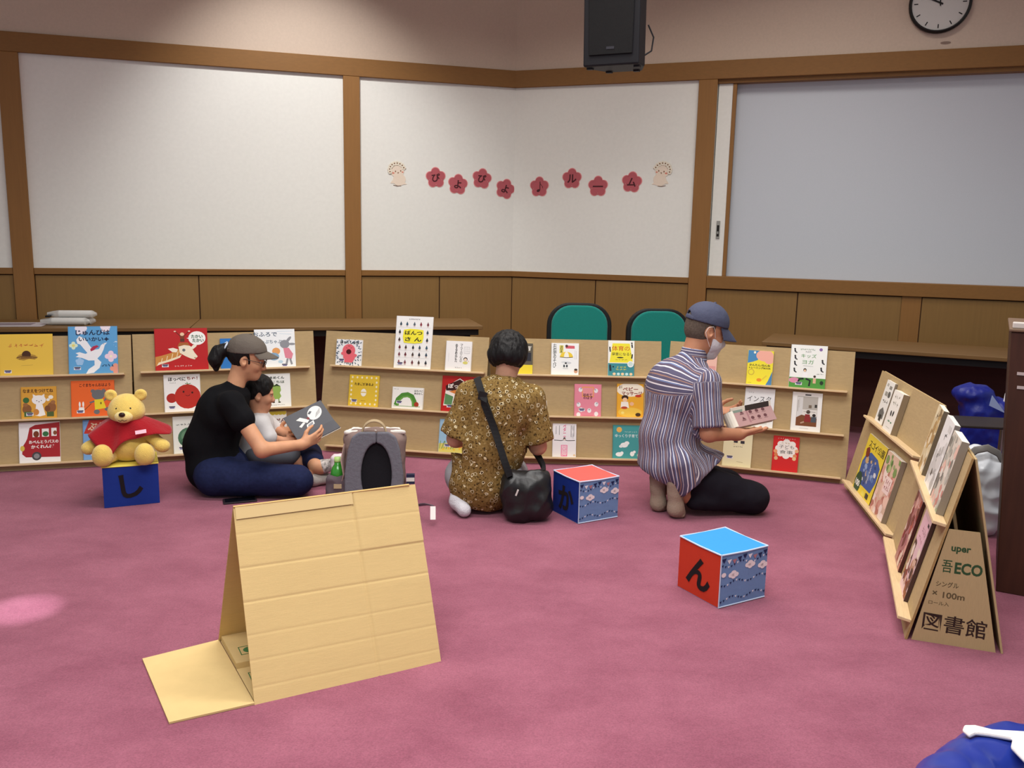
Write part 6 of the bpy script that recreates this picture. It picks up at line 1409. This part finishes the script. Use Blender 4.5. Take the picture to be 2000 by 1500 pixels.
    # flat webbing: width across the strap, thin along the body normal
    vs = []; fs = []; n = len(pts)
    for i, p in enumerate(pts):
        tg = (pts[min(i + 1, n - 1)] - pts[max(i - 1, 0)]).normalized(); c0 = V3((-.07, 4.37, p.z)); nm = (p - c0); nm.z = .25 * (1 if p.z > .6 else 0) ; nm = (nm - tg * nm.dot(tg)).normalized(); sd = tg.cross(nm)
        for a, q in ((.017, .0), (.017, .020), (-.017, .020), (-.017, .0)): vs.append(tuple(p + sd * a + nm * q - V3(BB)))
    for i in range(n - 1):
        for j in range(4): fs.append((4 * i + j, 4 * i + (j + 1) % 4, 4 * i + 4 + (j + 1) % 4, 4 * i + 4 + j))
    mb.add(vs, fs, mat('black_webbing', (18, 18, 20), .7), None, False); mb.build('strap', b)
    mb = MB(); p = pts[20]; mb.box(-.021, .021, -.006, .006, -.022, .022, mat('black_buckle', (30, 30, 32), .35), Matrix.Translation(p - V3(BB) + V3((0, -.017, 0))) @ Matrix.Rotation(.25, 4, 'Y')); mb.build('slider', b)
    mb = MB(); mb.box(-.004, .004, -.003, .003, -.016, .016, mat('white_brand_tab', (210, 206, 200), .5), Matrix.Translation((-.055, -.105, .17)) @ Matrix.Rotation(.35, 4, 'Y')); mb.build('pale_tab', b)
    # little booklet she reads
    k = thing('booklet', 'small white booklet held by the person in the floral blouse', 'book', M=frameM((.095, 4.665, .375), nrm((.9, .25, .1)), nrm((.25, .1, .95)), nrm((.0, -1, .2))))
    mb = MB(); mb.box(0, .105, 0, .14, .0, .002, PAGE); mb.build('right_page', k)
    mb = MB(); mb.box(-.105, 0, 0, .14, 0, .002, PAGE, Matrix.Rotation(.5, 4, 'Y')); mb.build('left_page', k)
floral()

# ------------------------------------------------------------------ plush bear on the cube
def bear():
    base = A_((-1.985, 4.395, .2175)); yaw = .22
    M = Matrix.Translation(base) @ Matrix.Rotation(yaw, 4, 'Z')
    t = thing('plush_bear', 'golden yellow plush bear in a red cape sitting on a navy cube', 'plush toy', M=M)
    YP = mat('golden_plush', (236, 204, 108), .95, spec=.05, sheen=.4, noise_scale=40, noise_amt=.06, bump=.5, bump_scale=260)
    Z0 = (0, 0, 0)
    g = SDF((-.17, -.17, 0), (.17, .14, .26), .004)
    g.ell((0, .01, .105), (.098, .085, .105), None, .03); g.ell((0, -.01, .08), (.10, .085, .08), None, .03); g.cap((0, .01, .17), (0, 0, .23), .06, .05, .04); g.cut((0, 0, .002), (0, 0, -1))
    organic('body', g, YP, t)
    for q in (-1, 1):
        g = SDF((q * .10 - .11, -.21, 0), (q * .10 + .11, .10, .16), .004)
        g.cap((q * .075, -.03, .045), (q * .098, -.115, .045), .045, .042, .01); g.ell((q * .100, -.128, .058), (.048, .040, .057), None, .02); g.cut((0, 0, .001), (0, 0, -1))
        organic('leg', g, YP, t)
        g = SDF((q * .14 - .13, -.16, .03), (q * .14 + .13, .10, .24), .004)
        g.cap((q * .075, -.005, .165), (q * .160, -.05, .092), .034, .030, .01); g.ell((q * .178, -.064, .082), (.036, .032, .033), None, .02)
        organic('arm', g, YP, t)
    g = SDF((-.14, -.16, .18), (.14, .13, .39), .004)
    g.ell((0, 0, .275), (.083, .078, .074), None, .02); g.ell((0, -.012, .252), (.086, .074, .050), None, .03)
    hd = organic('head', g, YP, t)
    for q in (-1, 1):
        g = SDF((q * .07 - .06, -.07, .28), (q * .07 + .06, .07, .42), .0035)
        g.ell((q * .072, .0, .342), (.031, .019, .030), None, .01); g.ell((q * .072, -.022, .342), (.019, .010, .018), None, .008, 'sub')
        organic('ear', g, YP, hd)
    g = SDF((-.09, -.16, .18), (.09, -.02, .32), .0035); g.ell((0, -.075, .244), (.044, .040, .032), None, .01)
    organic('muzzle', g, mat('pale_plush', (240, 216, 140), .95, sheen=.4, bump=.4, bump_scale=260), hd)
    mb = MB(); BN = mat('dark_brown_nose', (52, 32, 22), .35); mb.ball((0, -.115, .262), (.016, .010, .012), BN, 14); mb.build('nose', hd)
    mb = MB()
    for q in (-1, 1): mb.ball((q * .032, -.0735, .284), (.0062, .004, .0072), INK, 12)
    mb.build('eyes', hd)
    mb = MB(); mb.tube([(-.020, -.108, .232), (-.008, -.113, .228), (0, -.114, .236), (.008, -.113, .228), (.020, -.108, .232)], .0014, BN, 6); mb.build('stitched_mouth', hd)
    # cape
    out = [(-.178, -.02, .158), (-.160, -.090, .140), (-.075, -.130, .062), (-.01, -.118, .115), (.07, -.108, .142), (.145, -.095, .150), (.222, -.055, .146), (.18, .05, .17), (.09, .095, .14), (0, .105, .11), (-.09, .095, .13), (-.16, .05, .16)]
    n = len(out); N = 96; R = 14; vs = []; fs = []
    for sd in (0, 1):
        for j in range(R + 1):
            g_ = j / R
            for i in range(N):
                u = i / N * n; k = int(u); fr = u - k
                a, b, c, d = (V3(out[(k + q) % n]) for q in (-1, 0, 1, 2))
                o = .5 * ((2 * b) + (c - a) * fr + (2 * a - 5 * b + 4 * c - d) * fr * fr + (3 * b - a - 3 * c + d) * fr ** 3)
                an = math.atan2(o.y, o.x); ne = V3((.062 * math.cos(an), .058 * math.sin(an) - .004, .226))
                p = ne.lerp(o, g_); p.z += .014 * math.sin(PI * g_ ** .7) + .010 * g_ * noise.noise(V3((o.x * 16, o.y * 16, g_ * 1.5)))
                rad = V3((math.cos(an), math.sin(an), 0)); p += rad * (-.006 * math.sin(PI * g_) + .007 * g_ * math.sin(an * 7 + 1))
                if sd: p -= rad * .003 + V3((0, 0, .003))
                vs.append(tuple(p))
    K = (R + 1) * N
    for j in range(R):
        for i in range(N):
            a, b = j * N + i, j * N + (i + 1) % N; fs.append((a, a + N, b + N, b)); fs.append((K + a, K + b, K + b + N, K + a + N))
    for i in range(N): a, b = R * N + i, R * N + (i + 1) % N; fs.append((a, a + K, b + K, b)); a, b = i, (i + 1) % N; fs.append((a, b, b + K, a + K))
    mb = MB(); mb.add(vs, fs, mat('red_felt', (158, 24, 34), .9, spec=.1, sheen=.3, bump=.3, bump_scale=120), None, True); cp = mb.build('cape', t)
    mb = MB(); mb.box(-.026, .026, -.001, .001, -.010, .010, mat('pink_name_tag', (240, 190, 204), .5), Matrix.Translation((.085, -.118, .172)) @ Matrix.Rotation(.15, 4, 'Z') @ Matrix.Rotation(-.12, 4, 'Y') @ Matrix.Rotation(-.6, 4, 'X')); mb.build('name_tag', cp)
bear()

# ------------------------------------------------------------------ backpack with bottle
def backpack():
    M = Matrix.Translation((-.70, 4.33, 0)) @ Matrix.Rotation(.10, 4, 'Z') @ Matrix.Rotation(-.10, 4, 'X')
    M.translation.z = .004
    t = thing('backpack', 'grey backpack standing behind the foreground easel, straps towards us', 'backpack', M=M)
    GR = mat('grey_backpack_cloth', (104, 104, 112), .85, noise_scale=200, noise_amt=.08, bump=.3, bump_scale=60)
    MS = mat('black_mesh_pad', (20, 20, 26), .9, bump=.6, bump_scale=400)
    TP = mat('taupe_backpack_side', (132, 112, 106), .85, bump=.3, bump_scale=30); CR = mat('beige_webbing', (170, 150, 118), .8, bump=.2, bump_scale=200)
    I3 = ((1, 0, 0), (0, 1, 0), (0, 0, 1))
    g = SDF((-.22, -.10, 0), (.22, .22, .46), .005); g.rbox((0, .075, .195), (.155, .075, .195), I3, .05, 0); g.ell((0, .08, .36), (.15, .07, .04), None, .04); g.cut((0, 0, .002), (0, 0, -1))
    organic('main_body', g, TP, t, (0, 0, 0), wrinkle(.008, (9, 9, 9)))
    mb = MB(); mb.prism([(-.135, .01), (.135, .01), (.150, .15), (.130, .30), (.095, .385), (-.095, .385), (-.130, .30), (-.150, .15)], 0, .016, GR, Matrix.Translation((0, .012, 0)) @ Matrix.Rotation(PI / 2, 4, 'X')); mb.build('back_panel', t, .007, 2)
    mb = MB(); mb.prism(ell(.012, .185, .088, .172, 32), .0, .006, MS, Matrix.Translation((0, -.004, 0)) @ Matrix.Rotation(PI / 2, 4, 'X')); mb.build('mesh_pad', t, .002, 1)
    for q in (-1, 1):
        inner = [(.012 + q * .078 * math.cos(a), .175 + .165 * math.sin(a)) for a in np.linspace(-1.15, PI / 2, 14)]
        outer = [(.012, .398), (q * .075, .398), (q * .112, .372), (q * .134, .30), (q * .150, .18), (q * .150, .06), (q * .125, .0), (q * .070, .0)]
        mb = MB(); mb.prism(inner + outer, .004, .030, GR, Matrix.Translation((0, -.002, 0)) @ Matrix.Rotation(PI / 2, 4, 'X')); mb.build('shoulder_strap', t, .010, 3)
    mb = MB(); pts = [(-.062 * math.cos(a), -.004, .372 + .082 * math.sin(a) ** .8) for a in np.linspace(0, PI, 15)]; mb.tube(pts, [(.015, .0055)] * 15, CR, 8, None, V3((0, 1, .3))); mb.build('carry_handle', t)
    WH = mat('white_lining', (218, 212, 204), .7)
    g = SDF((-.20, -.02, .34), (.20, .18, .47), .004); g.cap((-.150, .035, .388), (.150, .035, .390), .009, .010, .01); g.cap((-.11, .10, .395), (.12, .10, .395), .011, .011, .01); g.cap((-.14, .035, .388), (-.11, .10, .395), .010, .010, .01)
    organic('white_top_hem', g, WH, t, (0, 0, 0), wrinkle(.005, (22, 22, 22)))
    g = SDF((-.30, -.08, 0), (-.08, .20, .24), .005); g.rbox((-.185, .05, .085), (.062, .062, .085), I3, .03, 0); g.ell((-.19, .05, .175), (.045, .045, .03), None, .01, 'sub'); g.cut((0, 0, .002), (0, 0, -1))
    organic('side_pocket', g, mat('dark_taupe_pocket', (88, 76, 82), .85), t, (0, 0, 0), wrinkle(.006, (16, 16, 16)))
    mb = MB(); mb.box(-.205, -.165, -.018, -.014, .105, .128, CR); mb.build('leather_tag', t)
    mb = MB(); mb.tube([(-.150, .02, .33), (-.162, .0, .25), (-.150, -.01, .18), (-.165, .0, .13)], [(.02, .003), (.028, .003), (.024, .003), (.01, .003)], mat('pink_taupe_strap', (168, 142, 134), .8), 8, None, V3((.3, 1, 0))); mb.build('side_compression_strap', t)
    mb = MB(); mb.tube([(.13, -.02, .03), (.20, -.10, .03), (.265, -.21, .06), (.296, -.262, .066)], [(.012, .0025)] * 4, GR, 8, None, V3((.7, -.7, 0))); ws = mb.build('waist_strap', t)
    mb = MB(); mb.box(-.013, .013, -.001, .001, -.065, .0, mat('white_care_tag', (232, 230, 226), .5), Matrix.Translation((.300, -.270, .062)) @ Matrix.Rotation(-.35, 4, 'X')); mb.build('white_tag', ws)
    mb = MB(); mb.box(-.022, .022, -.02, .02, 0, .05, mat('navy_pouch', (34, 38, 66), .6)); mb.box(-.021, .021, -.0206, -.0201, .014, .034, WH); o = mb.build('pouch_tag', t); o.location = (.185, .03, .12)
    # bottle in the side pocket
    Mb = M @ Matrix.Translation((-.19, .05, .055))
    b = thing('drink_bottle', 'green plastic bottle in the side pocket of the grey backpack', 'bottle', M=Mb)
    GB = mat('green_bottle_plastic', (60, 160, 50), .2, spec=.6, trans=.25)
    mb = MB(); mb.lathe([(.0, .0), (.03, .0), (.036, .01), (.036, .10), (.038, .115), (.036, .130), (.030, .150), (.019, .165), (.018, .182), (0, .182)], GB, 24); mb.build('bottle_body', b)
    mb = MB(); mb.lathe([(.0, .178), (.019, .178), (.0195, .184), (.019, .203), (.0, .204)], mat('pale_green_cap', (176, 214, 128), .4), 20); mb.build('cap', b)
    mb = MB(); mb.lathe([(.0366, .05), (.0366, .10)], mat('green_label', (84, 172, 66), .4), 24); mb.build('label_band', b)
backpack()
# tote bag behind it, phone on the carpet
t = thing('tote_bag', 'white tote bag with an orange flap on the carpet behind the grey backpack', 'bag', (-.925, 4.72, 0), .1)
g = SDF((-.13, -.10, 0), (.16, .12, .28), .005); g.rbox((0.01, 0, .09), (.085, .045, .09), ((1, 0, 0), (0, 1, 0), (0, 0, 1)), .02, 0); g.ell((0, 0, .19), (.07, .03, .03), None, .01, 'sub')
organic('bag_body', g, mat('pinkish_white_bag', (214, 200, 204), .6), t, (0, 0, 0), wrinkle(.008, (14, 14, 10)))
mb = MB(); mb.prism([(-.05, .12), (.09, .12), (.10, .205), (.065, .235)], -.008, .008, mat('orange_flap', (216, 120, 84), .6), Matrix.Rotation(PI / 2, 4, 'X')); mb.build('orange_flap', t, .003, 1)
o = MB(); o.box(-.085, .085, -.04, .04, .001, .010, mat('dark_phone_case', (40, 32, 38), .4)); q = o.build('smartphone', None, .004, 2); q.location = (-1.42, 4.405, 0); q.rotation_euler = (0, 0, .38)
tag(q, 'dark smartphone lying on the carpet in front of the seated jeans', 'phone')
mb = MB(); mb.box(-.075, .075, -.033, .033, .0102, .0106, mat('phone_glass', (16, 16, 22), .12, spec=.7)); mb.build('screen', q)

# ------------------------------------------------------------------ bags by the lectern
t = thing('low_stool', 'dark low stool with grey legs beside the lectern', 'stool', (2.50, 4.62, 0), -.15)
mb = MB(); mb.box(-.16, .22, -.15, .13, 0.455, .468, mat('dark_stool_board', (46, 38, 36), .5)); mb.build('seat', t, .004, 2)
for x in (-.13, .19):
    for y in (-.12, .10):
        mb = MB(); mb.tube([(x, y, 0), (x, y, .445)], .011, STEEL, 10); mb.build('leg', t)
t = thing('shopping_bag', 'royal blue plastic bag standing behind the low stool', 'bag', (2.79, 5.02, 0), -.2)
g = SDF((-.26, -.2, 0), (.26, .2, .68), .007); g.rbox((0, 0, .26), (.135, .10, .26), ((1, 0, 0), (0, 1, 0), (0, 0, 1)), .07, 0); g.ell((-.08, 0, .54), (.11, .09, .06), None, .05); g.cut((0, 0, .003), (0, 0, -1))
organic('bag_body', g, mat('royal_blue_plastic', (22, 34, 128), .42, spec=.4, bump=.5, bump_scale=14), t, (0, 0, 0), wrinkle(.013, (13, 13, 9)))
mb = MB(); mb.prism([(-.03, .50), (.06, .46), (-.02, .56)], -.135, -.130, mat('pale_blue_paper', (150, 166, 206), .5), Matrix.Rotation(PI / 2, 4, 'X') @ Matrix.Translation((0, 0, .26))); mb.build('paper_corner', t)
mb = MB(); mb.tube([(.07, -.05, .48), (.075, -.06, .56), (.09, -.06, .62), (.13, -.06, .64)], .008, mat('white_cord', (226, 222, 220), .5), 8); mb.build('handle', t)
t = thing('carrier_bag', 'white plastic bag with a grey handle between the nearest stand and the lectern', 'bag', (2.30, 4.16, 0), -.3)
g = SDF((-.18, -.16, 0), (.20, .18, .46), .006); g.rbox((0, 0, .19), (.115, .085, .19), ((1, 0, 0), (0, 1, 0), (0, 0, 1)), .06, 0); g.ell((.0, 0, .37), (.07, .05, .06), None, .05); g.cut((0, 0, .003), (0, 0, -1))
organic('bag_body', g, mat('white_plastic_film', (216, 220, 226), .25, spec=.5), t, (0, 0, 0), wrinkle(.02, (9, 9, 8)))
mb = MB(); mb.tube([(-.06, -.05, .39), (-.03, -.07, .43), (.02, -.07, .445), (.07, -.06, .42), (.10, -.04, .37)], [(.018, .002)] * 5, mat('grey_handle_film', (120, 116, 112), .4), 8, None, V3((0, .3, 1))); mb.build('handle', t)

# ------------------------------------------------------------------ blue padded cushion in the near corner
t = thing('padded_cushion', 'shiny blue round padded cushion in the lower right corner', 'cushion', (1.38, 1.64, 0))
NB = mat('shiny_blue_vinyl', (36, 54, 142), .28, spec=.6)
g = SDF((-.55, -.55, 0), (.55, .55, .30), .008)
for i in range(28):
    a = 2 * PI * i / 28; b = 2 * PI * (i + 1) / 28; r0 = .085 + .006 * math.cos(a * 7)
    g.cap((.395 * math.cos(a), .395 * math.sin(a), .112), (.395 * math.cos(b), .395 * math.sin(b), .112), r0, .085 + .006 * math.cos(b * 7), .02)
g.cut((0, 0, .002), (0, 0, -1)); organic('rolled_rim', g, NB, t, (0, 0, 0), wrinkle(.010, (9, 9, 3)))
mb = MB(); mb.lathe([(0, .10), (.2, .105), (.30, .10), (.36, .08), (.37, .003), (0, .002)], mat('deep_blue_vinyl', (26, 44, 148), .3, spec=.6), 40); mb.build('seat_pad', t)
c = MB(); WC = mat('white_cotton_cloth', (236, 228, 224), .85, bump=.3, bump_scale=20)
pts = [(0, .0), (.012, .022), (.04, .026), (.075, .012), (.16, .016), (.30, -.01), (.30, -.05), (.17, -.03), (.19, -.14), (.10, -.14), (.09, -.06), (.11, -.022), (.06, -.012), (.03, -.010), (.008, -.026)]
o = thing('white_cloth', 'white cloth strip lying across the blue cushion', 'cloth', (1.150, 2.012, .203), -.12)
c.prism(pts, 0, .012, WC); c.build('cloth_strip', o, .005, 2)
